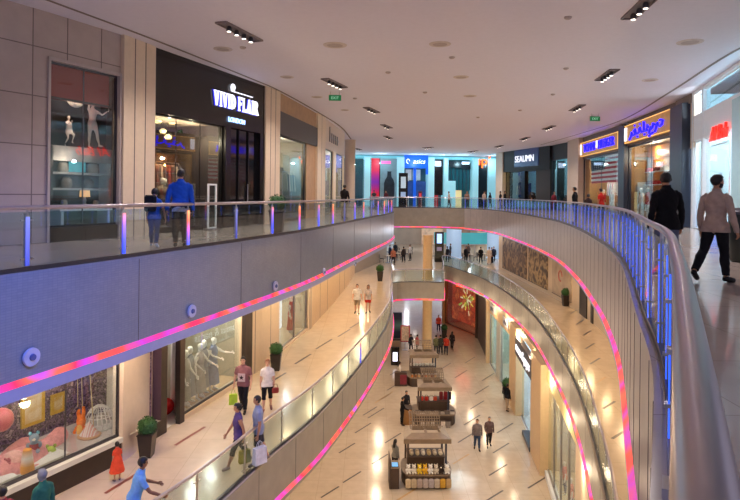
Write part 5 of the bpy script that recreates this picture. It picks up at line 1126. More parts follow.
# third kiosk
for i in range(9):
    q = K(k3, -.86 + .215 * i, .15, 1.24); t = thing('white_cup', 'white ceramic cup on farthest kiosk, %s in the row' % ['first', 'second', 'third', 'fourth', 'fifth', 'sixth', 'seventh', 'eighth', 'last'][i], 'cup', q, 0, 'white cups on the farthest kiosk'); m = MB(); m.lathe([(.05, 0), (.08, .05), (.085, .2), (.075, .2), (.07, .05)], n=12); m.build('cup_body', mat('ceramic_white', '#f2efe8', .3), t, True); m = MB(); m.tube([(.08, 0, .15), (.13, 0, .14), (.13, 0, .08), (.08, 0, .06)], .012, 6); m.build('handle', mat('ceramic_white', '#f2efe8'), t)
for i in range(8):
    q = K(k3, -.9 + .25 * i, -.72, .672); c = ['#c87a40', '#8a5a3a', '#d8b080', '#6a4a3a', '#b86a4a', '#a08060', '#7a3a2a', '#c8a070'][i]; t = thing('gift_tin', '%s gift tin on the farthest kiosk counter' % ['orange', 'brown', 'sand', 'dark brown', 'terracotta', 'khaki', 'russet', 'straw'][i], 'tin', q, 0, 'tins on the farthest kiosk'); m = MB(); m.lathe([(.09, 0), (.09, .2)], n=12); m.build('tin_body', cloth(c, .4), t); m = MB(); m.lathe([(.095, .2), (.095, .24), (.02, .25)], n=12); m.build('lid', STEEL, t)
q = K(k3, -1.75, -.5, 0); t = thing('cash_desk', 'dark cash desk with red front beside the farthest kiosk', 'desk', q); m = MB(); m.box((0, 0, .5), (.9, .5, 1.0)); m.build('cabinet', KDARK, t); m = MB(); m.box((.2, -.27, .5), (.5, .04, .7)); m.build('red_panel', mat('wine_panel', '#7a2030', .5), t)
q = K(k2, -1.75, -.45, 0); t = thing('cash_desk', 'small tan cash desk beside the middle kiosk', 'desk', q); m = MB(); m.box((0, 0, .48), (.6, .7, .96)); m.build('cabinet', mat('amber_desk', '#8a6030', .5), t); m = MB(); m.box((0, 0, .98), (.66, .76, .04)); m.build('top', KDARK, t)
# pale patch on the floor beside the nearest kiosk, made by an added spot
p = W(460, 470, ZG)
t = None

# ---------------------------------------------------------------- big toy window
g = g0; zf = ZM + .615
def GW(px, py, n, dz=0.0): u, z = g.hit(px, py, n); return g.p(u, n, z + dz)
PINK = mat('pink_plush', '#e79a9c', .95, noise=.12, scale=9); PINK2 = mat('pale_pink_plush', '#f0b8b0', .95, noise=.1, scale=9)
base = GW(20, 478, 1.1); base.z = zf
t = thing('giant_plush', 'giant pink plush animal sprawled on its back in toy window', 'soft toy', base); mb = MB()
def lp(pts, r, n=12): mb.tube(pts, r, n)
X = lambda px, py, n: GW(px, py, n)
bx = [X(-14, 486, 1.0), X(5, 474, 1.0), X(24, 464, 1.05), X(40, 455, 1.1)]
lp([bx[0]] + bx + [bx[-1] + (bx[-1] - bx[-2]) * .3], [.12, .34, .44, .43, .32, .12], 14)
lp([X(36, 452, 1.2), X(50, 444, 1.25), X(61, 434, 1.3), X(65, 431, 1.3)], [.22, .21, .22, .15])
lp([X(38, 456, 1.5), X(52, 452, 1.55), X(63, 447, 1.6), X(66, 446, 1.6)], [.2, .2, .2, .14])
lp([X(14, 474, .55), X(28, 473, .5), X(44, 468, .5), X(54, 465, .55)], [.14, .15, .15, .10])
lp([X(2, 462, 1.5), X(12, 452, 1.6), X(24, 443, 1.7), X(29, 440, 1.7)], [.17, .17, .16, .11])
me = voxel_body(mb, .035, 6)
b2 = MB(); b2.add([v.co.copy() for v in me.vertices], [tuple(q.vertices) for q in me.polygons])
zmin = min(v.z for v in b2.v); b2.v = [Vector((v.x, v.y, v.z)) for v in b2.v]; t.location.z = zmin; t.matrix_basis = Matrix.Translation((base.x, base.y, zmin)); b2.build('body', PINK, t, True, world=True)
b2 = MB(); c = (bx[2] + bx[1]) / 2; b2.ball(c + Vector((.02, -.12, .12)), (.30, .34, .36), 14, 10); b2.build('belly_patch', PINK2, t, True, world=True)
b2 = MB(); random.seed(9)
for k in range(14):
    d = Vector((random.uniform(-.2, .5), -.7, random.uniform(.1, .9))).normalized(); b2.ball(c + Vector((.02, -.12, .12)) + Vector((d.x * .30, d.y * .34, d.z * .36)), .03, 8, 6)
b2.build('spot', mat('deep_pink', '#c86a78', .9), t, True, world=True)
t2 = thing('display_platform', 'low white display platform under the giant pink plush', 'platform', (base.x, base.y, zf)); m = MB(); h_ = max(.05, zmin - zf); uu = g.u(25, 470); m.seg(g, max(.1, uu - 1.6), uu + 1.4, .4, 1.85, zf, zf + h_ - .0); m.build('platform_top', WHITE_P, t2, world=True); m = MB(); m.seg(g, max(.1, uu - 1.65), uu + 1.45, .38, 1.9, zf, zf + .04); m.build('plinth_edge', mat('pale_grey_post', '#c0c2b8'), t2, world=True)
q = X(34, 452, .95); plush('small grey blue toy bear in red shirt on the giant plush', q, '#8fa4b8', 1.15, .5, None, '#8fd0e8')
m = MB(); m.tube([(0, 0, .08), (0, 0, .22)], .125, 12); m.build('red_shirt', cloth('#a83038'), [o for o in bpy.data.objects if o.get('label', '').startswith('small grey blue toy bear')][0])
q = X(51, 463, .9); plush('lime green round toy beside the giant plush legs', q + Vector((0, 0, -.05)), '#a8c04a', 1.2, .3, None, '#a8c04a')
# hanging acrobat
q = X(81, 428, 1.3); t = thing('hanging_toy', 'orange plush acrobat hanging upside down from ropes', 'soft toy', q); m = MB()
OR = mat('orange_plush', '#f07a28', .95, noise=.1, scale=12)
m.ball((0, 0, .18), (.12, .11, .19), 12, 8); m.ball((0, 0, -.06), (.11, .11, .12), 12, 8); m.tube([(.05, 0, .3), (.07, 0, .45), (.06, 0, .58)], [.055, .05, .04], 8); m.tube([(-.05, 0, .3), (-.08, 0, .42), (-.02, -.08, .5)], [.055, .05, .04], 8); m.tube([(.1, 0, .05), (.2, -.03, -.05), (.24, -.03, -.16)], [.04, .04, .035], 8); m.tube([(-.1, 0, .05), (-.16, -.05, -.1), (-.1, -.08, -.2)], [.04, .04, .035], 8); m.build('body', OR, t, True)
m = MB(); m.ball((0, -.08, -.02), (.08, .06, .16), 10, 8); m.build('belly', mat('yellow_plush', '#f4c060', .95), t, True)
for s, dx in ((1, 0), (-1, .0)):
    m = MB(); m.tube([(.06 * s - .03, 0, .58), (-.12 + s * .05, .05, ZT - q.z)], .012, 6); m.build('rope', mat('rope_tan', '#c8b48a', .8), t)
m = MB(); m.tube([(.10, 0, -.2), (.35, .0, -.05), (-.1, .4, ZT - q.z - .02)], .012, 6); m.build('rope', mat('rope_tan', '#c8b48a'), t)
q = X(80, 398, 1.6); t = thing('red_drape', 'dark red hanging drape behind the orange acrobat', 'drape', Vector((q.x, q.y, ZT))); m = MB(); m.tube([(0, 0, 0), (.05, 0, -.5), (-.05, 0, -1.1), (.02, 0, -1.5)], [.12, .2, .17, .05], 8); m.build('fabric', cloth('#8a1a26'), t, True); m = MB(); m.tube([(.02, 0, -.75), (-.02, 0, -.82)], .21, 8); m.build('tie', cloth('#c8a050'), t)
for (px, py, w_, h_, c_, lab) in ((33, 407, .55, .85, '#d8b880', 'tall yellow framed picture on the violet backdrop'), (58, 403, .34, .45, '#c8a030', 'smaller yellow framed picture on the violet backdrop')):
    q = X(px, py, 1.9); t = thing('picture_frame', lab, 'picture', Vector((q.x, q.y, q.z - h_ / 2)), g.face); m = MB()
    for s in (-1, 1): m.box((s * w_ / 2, 0, h_ / 2), (.08, .06, h_ + .08)); m.box((0, 0, h_ / 2 + s * h_ / 2), (w_, .06, .08))
    m.build('frame', mat('yellow_frame', '#d2a838', .5), t); m = MB(); m.box((0, .01, h_ / 2), (w_, .03, h_)); m.build('picture', ramp_mat('pic_' + c_[1:], ['#b06a50', c_, '#e8dcc0', c_], noise=4.0), t)
q = X(1, 420, 1.6); t = thing('round_balloon', 'round pink ball at the left edge of the toy window', 'balloon', q + Vector((0, 0, -.3))); m = MB(); m.ball((0, 0, .3), .28, 16, 12); m.build('ball', mat('ball_pink', '#d86a78', .3), t, True); m = MB(); m.tube([(0, 0, .58), (0, 0, ZT - q.z + .3)], .006, 6); m.build('string', mat('rope_tan', '#c8b48a'), t)
q = X(89, 455, .9); t = thing('striped_basket', 'pink and white striped cone basket on toy window floor', 'basket', Vector((q.x, q.y, zf))); m = MB(); m.lathe([(.24, 0), (.25, .04), (.04, .36), (.02, .38)], n=16); m.build('cone', tile_mat('pink_stripe', '#e8a0a0', '#f4ece8', .06, .5, .8, '#f4ece8', .012, axes='XZ'), t); m = MB(); m.lathe([(.28, 0), (.30, .03), (.26, .06)], n=16); m.build('rim', mat('tan_rim', '#c89a70', .7), t)
q = X(99, 452, 1.2); t = thing('net_dome', 'white wire net dome on the toy window floor', 'dome', Vector((q.x, q.y, zf))); m = MB()
for k in range(10):
    a = PI * k / 10; m.tube([(.4 * math.cos(b) * math.cos(a), .4 * math.cos(b) * math.sin(a), .6 * math.sin(b)) for b in [PI * i / 12 for i in range(13)]], .012, 5)
for z in (.16, .32, .47): r = .4 * math.sqrt(max(.01, 1 - (z / .6) ** 2)); m.tube([(r * math.cos(a), r * math.sin(a), z) for a in [2 * PI * i / 20 for i in range(21)]], .012, 5)
m.build('wire_net', mat('net_white', '#e8e4e6', .5), t); m = MB(); m.lathe([(.42, 0), (.42, .04), (.38, .04)], n=24); m.build('base_ring', WHITE_P, t)
q = X(27, 486, .4); t = thing('striped_cone', 'orange and white toy cone at the bottom of the toy window', 'toy', Vector((q.x, q.y, zf))); m = MB(); m.lathe([(.16, 0), (.15, .1), (.12, .35), (.09, .55)], n=14); m.build('cone', ramp_mat('orange_white', ['#f0a030', '#f4a838', '#f8f0e8', '#f0a030'], lo=0, hi=.55), t, True); m = MB(); m.lathe([(.2, 0), (.2, .03)], n=14); m.build('base', WHITE_P, t)

# ---------------------------------------------------------------- mannequins
def mannequin(label, g_, u, n, z, face=180, **kw):
    q = g_.p(u, n, z); return make_person(label, q, math.degrees(g_.rz) + face, cat='mannequin', name='mannequin', skin='pale', hair='none', shoe=None, vox=.03, **kw)
g = Seg(C[4], C[6]); zf2 = ZM + .115
for i, (px, c, nm) in enumerate(((203, '#8c8880', 'warm grey'), (209, '#8a8c90', 'cool grey'), (218, '#a09a94', 'light grey'), (227, '#87888e', 'slate grey'), (236, '#7a86a4', 'blue'))):
    mannequin('white mannequin in a long %s dress in middle gallery window' % nm, g, .72 + .44 * i, .38 + .12 * (i % 2), zf2, H=1.85, fem=True, top=c, sleeve='none', hem=.5, skirt=(.58, .12, .13 + .01 * (i % 3), c, 'dress'), armL=10 + 12 * i, armR=20 - 8 * i, outL=18, outR=20, elbowL=30)
g = Seg(C[7], C[9])
for px, c, nm, n in ((283, '#b49ab0', 'lilac', .5), (289, '#a88ca4', 'dusty mauve', .8)): mannequin('white mannequin in %s dress behind glass in left middle gallery' % nm, g, g.u(px, 350), n, ZM + .08, H=1.85, fem=True, top=c, sleeve='none', hem=.5, skirt=(.58, .15, .14, c, 'dress'), outL=20, elbowR=40)
mannequin('white mannequin in long red dress before lit panel', g, g.u(302, 335), .6, ZM + .08, H=1.8, fem=True, top='#a02028', sleeve='none', hem=.5, skirt=(.58, .08, .13, '#a02028', 'dress'))
# ground floor window of coloured clothes
g = gG[7]
for i, (px, c, nm) in enumerate(((553, '#c8684a', 'coral'), (559, '#d88a7a', 'salmon'), (565, '#4a4a54', 'charcoal'), (571, '#f06a20', 'bright orange'), (577, '#8a9ab0', 'grey blue'))):
    u = g.u(px, 450); mannequin('child size mannequin in %s outfit in ground floor window' % nm, g, u, .55, ZG + .27, H=1.5, fem=True, top=c, hem=.47, bottom='#5a5a6a', outR=16)
# upper left window: statues, shelf unit, lamp
g = gA[1]
for px, py0, py1, lab, kw in ((68, 155, 113, 'small white crouching statue on the shelf top in stone framed window', dict(legL=60, kneeL=90, legR=20, kneeR=60, armR=60, elbowR=60)), (92, 150, 99, 'small white statue with raised arm in stone framed window', dict(armR=150, outR=15, armL=60, elbowL=60, legL=18))):
    u, z0_ = g.hit(px, py0, 1.0); z1_ = g.hit(px, py1, 1.0)[1]; sx = 2.62
    mannequin(lab, g, u, 1.0, sx, H=(z1_ - sx) * .95, fem=True, **kw)
t = thing('shelf_unit', 'pale shelf unit with lit compartments in stone framed window', 'shelf unit', g.p(g.L * .42 + .72, 1.02, .4), g.face); w_ = g.L * .86
m = MB(); m.box((0, 0, 2.0), (w_, .5, .42)); m.build('top_board', mat('pale_shelf', '#b8b2aa', .5), t)
for z in (.5, 1.0, 1.45): m = MB(); m.box((0, 0, z), (w_, .45, .06)); m.build('shelf', mat('pale_shelf', '#b8b2aa'), t)
for s in (-1, 1): m = MB(); m.box((s * w_ / 2, 0, 1.1), (.1, .5, 2.2)); m.build('side', mat('pale_shelf', '#b8b2aa') if s > 0 else DBROWN, t)
def on(dx, z): return t_sh.matrix_basis @ Vector((dx, -.05, z))
t_sh = t
t = thing('picture_frame', 'turquoise picture standing on shelf in stone framed window', 'picture', on(-.05, 1.485), g.face); m = MB(); m.box((0, 0, .22), (.55, .04, .42)); m.build('picture', ramp_mat('turq', ['#1f6a80', '#4fb4c0', '#2a8a98'], noise=6.0, es=.3), t); m = MB(); m.box((0, .03, .22), (.6, .02, .46)); m.build('frame', DBROWN, t)
t = thing('table_lamp', 'small lit table lamp with cream shade on the shelf', 'lamp', on(.22, .535), g.face); m = MB(); m.lathe([(.09, 0), (.09, .02), (.03, .05), (.05, .15), (.02, .26)], n=12); m.build('base', STEEL, t, True); m = MB(); m.lathe([(.15, .24), (.13, .46)], n=16, caps=False); m.build('lamp_shade', mat('lit_shade', '#e8c090', .7, emit='#f0b070', es=.9), t, True)
for i, (x, z, c, lab, s) in enumerate(((-.5, 1.485, '#9a9488', 'grey box on upper shelf at left of the turquoise picture', .28), (.5, 1.485, '#8a7a6a', 'brown rounded vase on upper shelf right of the turquoise picture', .3), (-.4, 1.035, '#7a6a58', 'tan box on the middle shelf in stone framed window', .3), (-.45, .535, '#b0a490', 'cream folded stack on the lower shelf', .16), (.6, .535, '#c8b090', 'sand coloured bowl on the lower shelf', .14), (.35, 1.035, '#5a4a40', 'dark box on the middle shelf in stone framed window', .26))):
    t = thing('ornament', lab, 'ornament', on(x, z), g.face, 'ornaments on the shelf unit'); m = MB(); m.lathe([(s * .45, 0), (s * .55, s * .3), (s * .5, s * .8), (s * .3, s)], n=12); m.build('body', cloth(c, .5), t, True); m = MB(); m.lathe([(s * .33, s), (s * .33, s * 1.06)], n=12); m.build('lid', DBROWN, t)
t = thing('display_table', 'low white table with orange and white tableware in window', 'table', g.p(g.L * .5 + .2, .42, .4), g.face); m = MB(); m.box((0, 0, .42), (1.7, .5, .05)); m.build('table_top', WHITE_P, t)
for sx in (-1, 1): m = MB(); m.box((sx * .75, 0, .2), (.08, .45, .4)); m.build('leg', WHITE_P, t)
for i, (x, c, lab) in enumerate(((-.35, '#e05a28', 'orange bowl on the low white window table'), (-.05, '#e8e4dc', 'white dish on the low white window table'), (.35, '#a8d0d8', 'pale blue dish on low white window table'), (-.6, '#b8c8d4', 'grey blue jug on low white window table'))):
    q = g.p(g.L * .5 + .2, .42, .4) + Matrix.Rotation(g.face, 3, 'Z') @ Vector((x, 0, .445)); t = thing('dish', lab, 'dish', q, 0, 'tableware in the window'); m = MB(); m.lathe([(.07, 0), (.1, .02), (.17, .12), (.16, .12), (.08, .03)], n=16); m.build('bowl', cloth(c, .3), t, True); m = MB(); m.lathe([(.06, -.0), (.07, .01)], n=12); m.build('foot_ring', cloth(c, .3), t)
q = g.p(g.L * .35, .6, 0); u_, z_ = g.hit(76, 100, .9); t = thing('hanging_ball', 'white openwork ball hanging in stone framed window', 'ornament', g.p(u_, .9, z_ - .2)); m = MB()
for k in range(8):
    a = PI * k / 8; m.tube([(.22 * math.cos(b) * math.cos(a), .22 * math.cos(b) * math.sin(a), .22 + .22 * math.sin(b)) for b in [2 * PI * i / 14 for i in range(15)]], .02, 5)
m.build('open_ball', WHITE_P, t); m = MB(); m.tube([(0, 0, .44), (0, 0, 4.8 - z_ + .2)], .01, 5); m.build('cord', STEEL_D, t)
u_, z_ = g.hit(83, 82, .3); t = thing('window_valance', 'dull red valance panel across top of stone framed window', 'valance', g.p(g.L / 2, .35, z_ - .6), g.face); zt_ = gA[1].hit(50, 60)[1]; m = MB(); m.box((0, 0, (zt_ - (z_ - .6)) / 2), (g.L - .3, .06, zt_ - z_ + .6)); m.build('panel', mat('dull_red', '#9a3a34', .7, emit='#9a3a34', es=.12), t); m = MB(); m.box((0, -.04, .03), (g.L - .3, .03, .06)); m.build('hem_bar', DBROWN, t)
# black shop: mannequins, pendants, white display stand
g = gA[3]
for i, (px, n, c, b_) in enumerate(((158, 1.2, '#4a3a34', '#2a2a30'), (166, 1.6, '#6a5a50', '#3a3030'), (176, 1.3, '#30404a', '#20242a'), (190, 1.2, '#8a7a6c', '#3a342c'), (200, 1.6, '#5a2a2a', '#2a2424'), (207, 1.2, '#3a3a44', '#202024'))):
    mannequin('dim mannequin in the black shop window, %s outfit' % ['brown', 'taupe', 'teal grey', 'sand', 'dark red', 'charcoal'][i], g, g.u(px), n, .012, H=1.8, top=c, sleeve='long', bottom=b_, outL=12)
for i, (px, py) in enumerate(((158, 121), (163, 131), (172, 122), (168, 137))):
    u, z = g.hit(px, py, 1.5); t = thing('pendant_lamp', 'glowing pendant in the black shop window, %s' % ['upper left', 'lower left', 'upper right', 'lowest'][i], 'pendant lamp', g.p(u, 1.5, z), 0, 'pendants in the black shop'); m = MB(); m.lathe([(.1, -.08), (.14, 0), (.05, .1)], n=12); m.build('shade', EM('pendant_glow', '#ffe0a0', 2.2), t, True); m = MB(); m.tube([(0, 0, .1), (0, 0, gA[3].hit(152, 112)[1] - z)], .01, 5); m.build('cord', BLACK_G, t)
u0, zb = g.hit(208, 222, -.35); u1, zt_ = g.hit(216, 184, -.35); t = thing('framed_stand', 'white framed clear stand in front of the black shop', 'display stand', g.p((u0 + u1) / 2, -.35, 0), g.face); w_ = u1 - u0; m = MB()
for s in (-1, 1): m.box((s * w_ / 2, 0, .85), (.06, .05, 1.6)); m.box((0, 0, .85 + s * .78), (w_, .05, .06))
m.build('white_frame', WHITE_P, t); m = MB(); m.box((0, 0, .85), (w_ - .06, .012, 1.5)); m.build('pane', GLASS_S, t); m = MB(); m.box((0, 0, .03), (w_, .4, .05)); m.build('base', STEEL, t)
mb = MB(); mb.seg(g, .2, g.u(220), 3.2, 3.4, .012, 2.9); struct(mb.build('wall_wood', mat('red_brown_shelving', '#7a4a34', .5, noise=.2, scale=1.4)))
for r in range(5):
    t = thing('wall_shelf', 'stocked shelf in the black shop, %s from the floor' % ['first', 'second', 'third', 'fourth', 'topmost'][r], 'shelf', g.p(g.L * .3, 3.0, .5 + r * .5), g.face, 'shelves in the black shop'); m = MB(); m.box((0, 0, 0), (g.u(220) - .6, .35, .05)); m.build('board', mat('tan_board', '#b88a60', .5), t); m = MB(); random.seed(r)
    x = -(g.u(220) - .8) / 2
    while x < (g.u(220) - .9) / 2: w_ = random.uniform(.12, .3); m.box((x + w_ / 2, 0, .03 + .12), (w_ * .8, .25, random.uniform(.18, .3)), mi=random.randrange(3)); x += w_
    o = m.build('stock', [cloth('#c8a888'), cloth('#8a3a34'), cloth('#d8d0c8')], t); stuff(o)
for gi, lst in ((4, ((588, '#c03a3a', 'red'), (596, '#e0dcd4', 'white'), (605, '#2a3458', 'navy'), (615, '#b8483c', 'brick'))), (2, ((634, '#d8d0c4', 'ivory'), (640, '#a83030', 'crimson'), (672, '#2a3a5a', 'dark blue')))):
    for px, c, nm in lst: mannequin('mannequin in %s clothes behind glass under the %s sign' % (nm, 'Latin lettered blue' if gi == 4 else 'Arabic blue'), gB[gi], gB[gi].u(px), .45 if gi == 2 else 1.2, .012, face=0, H=1.82, top=c, sleeve='long', bottom='#c8beb0', outL=12)
# racks of clothes inside the upper shops
ORD = ['first', 'second', 'third', 'fourth', 'fifth', 'sixth', 'seventh']
def clothes_rack(where, g_, px, n, z, cols, hgt=2.45):
    u = g_.hit(px, 185, n)[0]
    t = thing('clothes_rack', 'steel clothes rack ' + where, 'clothes rack', g_.p(u, n, z), g_.face); m = MB(); m.tube([(-.8, 0, hgt), (.8, 0, hgt)], .018, 6); m.build('rail', STEEL, t)
    for s in (-1, 1): m = MB(); m.tube([(s * .8, 0, .03), (s * .8, 0, hgt)], .018, 6); m.build('post', STEEL, t); m = MB(); m.box((s * .8, 0, .02), (.05, .5, .04)); m.build('foot', STEEL, t)
    for i in range(7):
        q = t.matrix_basis @ Vector((-.66 + .22 * i, 0, hgt - 1.02)); c = cols[i % len(cols)]
        o = thing('hanging_garment', '%s garment along the clothes rack %s' % (ORD[i], where), 'garment', q, g_.face, 'garments on racks in the upper shops')
        m = MB(); m.add([Vector((x * (1 + .12 * k), y * (1 + .3 * k), zz)) for k, zz in ((1, 0), (.5, .45), (0, .86), (-1.5, .94)) for x, y in ((-.07, -.2), (.07, -.2), (.07, .2), (-.07, .2))], [(3, 2, 1, 0), (12, 13, 14, 15)] + [(a * 4 + b_, a * 4 + (b_ + 1) % 4, a * 4 + 4 + (b_ + 1) % 4, a * 4 + 4 + b_) for a in range(3) for b_ in range(4)]); m.build('cloth', cloth(c), o)
        m = MB(); m.tube([(0, 0, .93), (0, 0, .99), (0, .02, 1.02)], .008, 5); m.build('hanger', STEEL, o)
g_ = gB[4]; clothes_rack('behind the striped flag, nearer the cream column', g_, 591, 1.8, .012, ['#c03a3a', '#e8e2d8', '#2a3458', '#d8d0c8']); clothes_rack('behind the striped flag, nearer the Arabic sign', g_, 613, 1.8, .012, ['#e8e2d8', '#b83a40', '#e0dcd4', '#384468'])
g_ = gB[2]; clothes_rack('under the Arabic sign beside the dark pillar', g_, 655, 1.3, .012, ['#d8dce4', '#5a7ab0', '#e8e4dc', '#a83a3a'])
g_ = gA[3]; clothes_rack('in the black shop window by the pilaster', g_, 165, 2.0, .012, ['#6a4a40', '#a89080', '#38404a', '#8a3a34']); clothes_rack('in the black shop window by the black doors', g_, 200, 2.0, .012, ['#c8a888', '#4a3a44', '#9a5a48', '#d8d0c0'])
g_ = gA[5]; clothes_rack('in the lit shop under the grey brown band', g_, 287, .75, .012, ['#b8b09a', '#5a5a50', '#d8d0b8', '#88907a'])
g_ = gB[7]; clothes_rack('in the dark glass shop under the SEAUMN sign', g_, 522, 1.6, .012, ['#d8b860', '#8a7a5a', '#e8d8a0', '#5a4a3a'])
g_ = gB[0]; clothes_rack('in the white glass shop under the red sign', g_, 716, 1.4, .012, ['#8ab0c0', '#d8e0e4', '#c84a3a', '#5a6a78'])
# red sofa and bags inside the portal shop
g = gC[3]; t = thing('red_armchair', 'glossy red armchair inside the portal shop', 'armchair', g.p(1.6, .8, ZM + .012), g.face + .4); t.scale = (.62, .62, .8); RD = mat('red_lacquer', '#d0181c', .25, noise=.05)
m = MB(); m.ball((0, 0, .35), (.62, .5, .33), 16, 10); m.build('seat', RD, t, True); m = MB(); m.tube([(-.55, .2, .35), (-.4, .42, .75), (0, .5, .9), (.4, .42, .75), (.55, .2, .35)], [.16, .2, .22, .2, .16], 10); m.build('backrest', RD, t, True)
for s in (-1, 1): m = MB(); m.tube([(s * .3, 0, 0), (s * .25, 0, .15)], .03, 8); m.build('leg', STEEL, t)
for i, (c, lab) in enumerate((('#c01820', 'red garment hanging at top of the portal opening'), ('#203a7a', 'navy garment hanging at top of the portal opening'), ('#7a1418', 'dark red garment hanging at top of the portal opening'))):
    t = thing('hanging_garment', lab, 'garment', g.p(1.35 + .2 * i, .75, ZM + 2.35), g.face, 'garments in the portal shop'); m = MB(); m.box((0, 0, .4), (.32, .12, .8), taper=.7); m.build('cloth', cloth(c), t); m = MB(); m.tube([(0, 0, .8), (0, 0, ZT - ZM - 2.35)], .01, 5); m.build('hanger', STEEL, t)

# ---------------------------------------------------------------- café tables on the middle level, far end
CH = mat('dark_chair', '#221c1a', .5); 
def cafe_table(label, x, y):
    t = thing('cafe_table', label, 'table', (x, y, ZM)); m = MB(); m.lathe([(.4, .72), (.42, .74), (.42, .76)], n=20); m.build('table_top', mat('table_tan', '#b89870', .4), t); m = MB(); m.tube([(0, 0, .02), (0, 0, .73)], .035, 8); m.build('stem', STEEL_D, t); m = MB(); m.lathe([(.26, 0), (.25, .03)], n=16); m.build('base', STEEL_D, t)
ch = thing('cafe_chair', '', 'chair', (0, 0, 0)); m = MB(); m.rbox((0, 0, .45), (.42, .42, .05), .02); m.build('seat', CH, ch); m = MB(); m.rbox((0, .2, .72), (.40, .04, .38), .015); m.build('backrest', CH, ch)
for sx in (-1, 1):
    for sy in (-1, 1): m = MB(); m.tube([(sx * .19, sy * .19, 0), (sx * .17, sy * .17, .45)], .016, 6); m.build('leg', CH, ch)
CT = [(7.6, 63.5, 'nearest pale blue column'), (10.9, 62.8, 'between the two pale columns'), (12.6, 63.6, 'in front of the second pale column'), (1.9, 60.5, 'near the grey wall at left'), (3.0, 63, 'behind the tan column'), (15.4, 63.5, 'farthest to the right'), (2.7, 67.6, 'deep behind the grey wall corner'), (4.3, 69.0, 'deep behind the tan column'), (3.6, 65.6, 'between the grey wall and tan column')]
first = True
for i, (x, y, w_) in enumerate(CT):
    cafe_table('round café table ' + w_, x, y)
    for s in (-1, 1):
        lab = 'dark café chair %s of the table %s' % ('left' if s < 0 else 'right', w_)
        loc = (x + s * .62, y + .1 * s, ZM); rz = -s * PI / 2
        if first: ch.location = loc; ch.rotation_euler = (0, 0, rz); ch['label'] = lab; ch['group'] = 'café chairs'; first = False
        else: dup(ch, loc, rz, lab, 'café chairs')
# ---------------------------------------------------------------- people in the photo
def P(label, px, py, z, rz, H, **kw):
    q = W(px, py, z); return make_person(label, (q.x, q.y, z), rz, H=H, **kw)
JB = '#4a6080'
# upper gallery, left
r = P('man in blue jacket over white shirt and black trousers by shop', 180, 248, 0, 12, 1.84, vox=.02, top='#1d4ea6', top_name='jacket', sleeve='long', hem=.52, bottom='#1b1b22', skirt=(.54, .45, .100, '#cfd0d8', 'shirt_hem'), legL=8, legR=-6, kneeR=8, outL=14, build=1.08, hair_c='black', loose=1.35, skin='tan')
r2 = P('boy in blue tee shirt and jeans holding hand of the man', 154, 247, 0, 5, 1.38, vox=.02, child=True, top='#1f56b0', bottom=JB, legL=10, legR=-8, kneeR=10, outR=22, hair_c='black', skin='tan', shoe='#d8d8d8')
t = thing('backpack', 'black backpack worn by the boy', 'backpack', r2['back'] + Vector((-.05, -.06, -.22)), math.radians(5)); m = MB(); m.rbox((0, 0, .2), (.28, .16, .4), .05); m.build('pack_body', cloth('#16161a'), t); m = MB(); m.rbox((0, -.1, .13), (.2, .06, .2), .03); m.build('pocket', cloth('#202026'), t)
P('man in dark top standing behind the railing near beige column', 344, 218.5, 0, -30, 1.8, top='#1e1a1c', sleeve='long', bottom='#b8a68a', hair_c='black', armL=25, elbowL=50, outR=16, build=1.05)
# upper gallery, right
P('bearded man in black jacket and grey trousers seen from behind', 666, 277, 0, 4, 1.71, vox=.016, top='#121216', top_name='jacket', sleeve='long', hem=.44, bottom='#6a7088', legL=6, legR=-6, outL=11, outR=13, build=1.06, beard=True, hair_c='black', head_yaw=-18, loose=1.15, skin='tan')
P('bearded man in beige jumper and black trousers walking, head turned right', 715, 282, 0, -62, 1.68, vox=.016, top='#b9a294', top_name='jumper', sleeve='long', hem=.46, bottom='#16161b', legL=-20, kneeL=16, legR=10, kneeR=4, outL=12, outR=13, elbowR=22, build=.98, beard=True, hair_c='black', head_yaw=-30, loose=1.1, skin='tan', shoe='#0e0e10')
P('dark haired man in black top by the cream square column', 575, 223, 0, 60, 1.76, top='#1c1a1e', bottom='#2a2a34', hair_c='black', sleeve='long', build=1.1)
P('child in dark top standing between man and woman in red', 588, 223, 0, -40, 1.42, child=True, top='#3a2a2a', bottom='#2a2a34', hair_c='black')
P('woman in red top near the striped flag window', 601, 222, 0, 30, 1.72, fem=True, top='#c02a24', sleeve='short', bottom='#26262e', hair_c='black')
for i, (x, Y, c, b_, H, lab, kw) in enumerate(((374, 62, '#3a3a40', '#2a2a30', 1.72, 'person in grey top behind the far bridge near the red panel', {}), (386, 62.5, '#5a2a30', '#2a2a30', 1.7, 'person in maroon top behind far bridge by bottle poster', {}), (449, 61.5, '#c8b8a8', '#3a3a48', 1.68, 'person in beige top behind far bridge before lit entrance', {}), (467, 62, '#8a6a5a', '#3a3a48', 1.72, 'person in brown top behind far bridge by teal shop', {}), (484, 58.5, '#b09a88', '#2a2a34', 1.72, 'person in sand top near the dark orange sign shop', {}), (490, 59.5, '#2a2024', '#2a2a34', 1.6, 'person in dark top near the dark orange sign shop', dict(fem=True, hair='long')), (500.5, 57, '#141216', '#18181c', 1.70, 'person in black beside the pale pilaster at far right', dict(scarf='#101014')), (504.5, 57.5, '#18161a', '#18181c', 1.74, 'second person in black beside the pale pilaster', {}), (533, 54, '#241c1c', '#18181c', 1.66, 'person in dark clothes before the SEAUMN shop', dict(fem=True, hair='long')), (554, 47, '#7a2a34', '#18181c', 1.66, 'woman in wine red top before the dark glass shops', dict(fem=True, hair='long')))):
    a, b = ray(x, 200); make_person(lab, (a * Y, Y, 0), [20, 150, 70, 180, -60, 40, 100, -90, 30, 200][i], H=H, vox=.034, top=c, sleeve='long' if i % 2 else 'short', bottom=b_, legL=8, legR=-8, hair_c='black', **kw) if 'hair' in kw or True else None
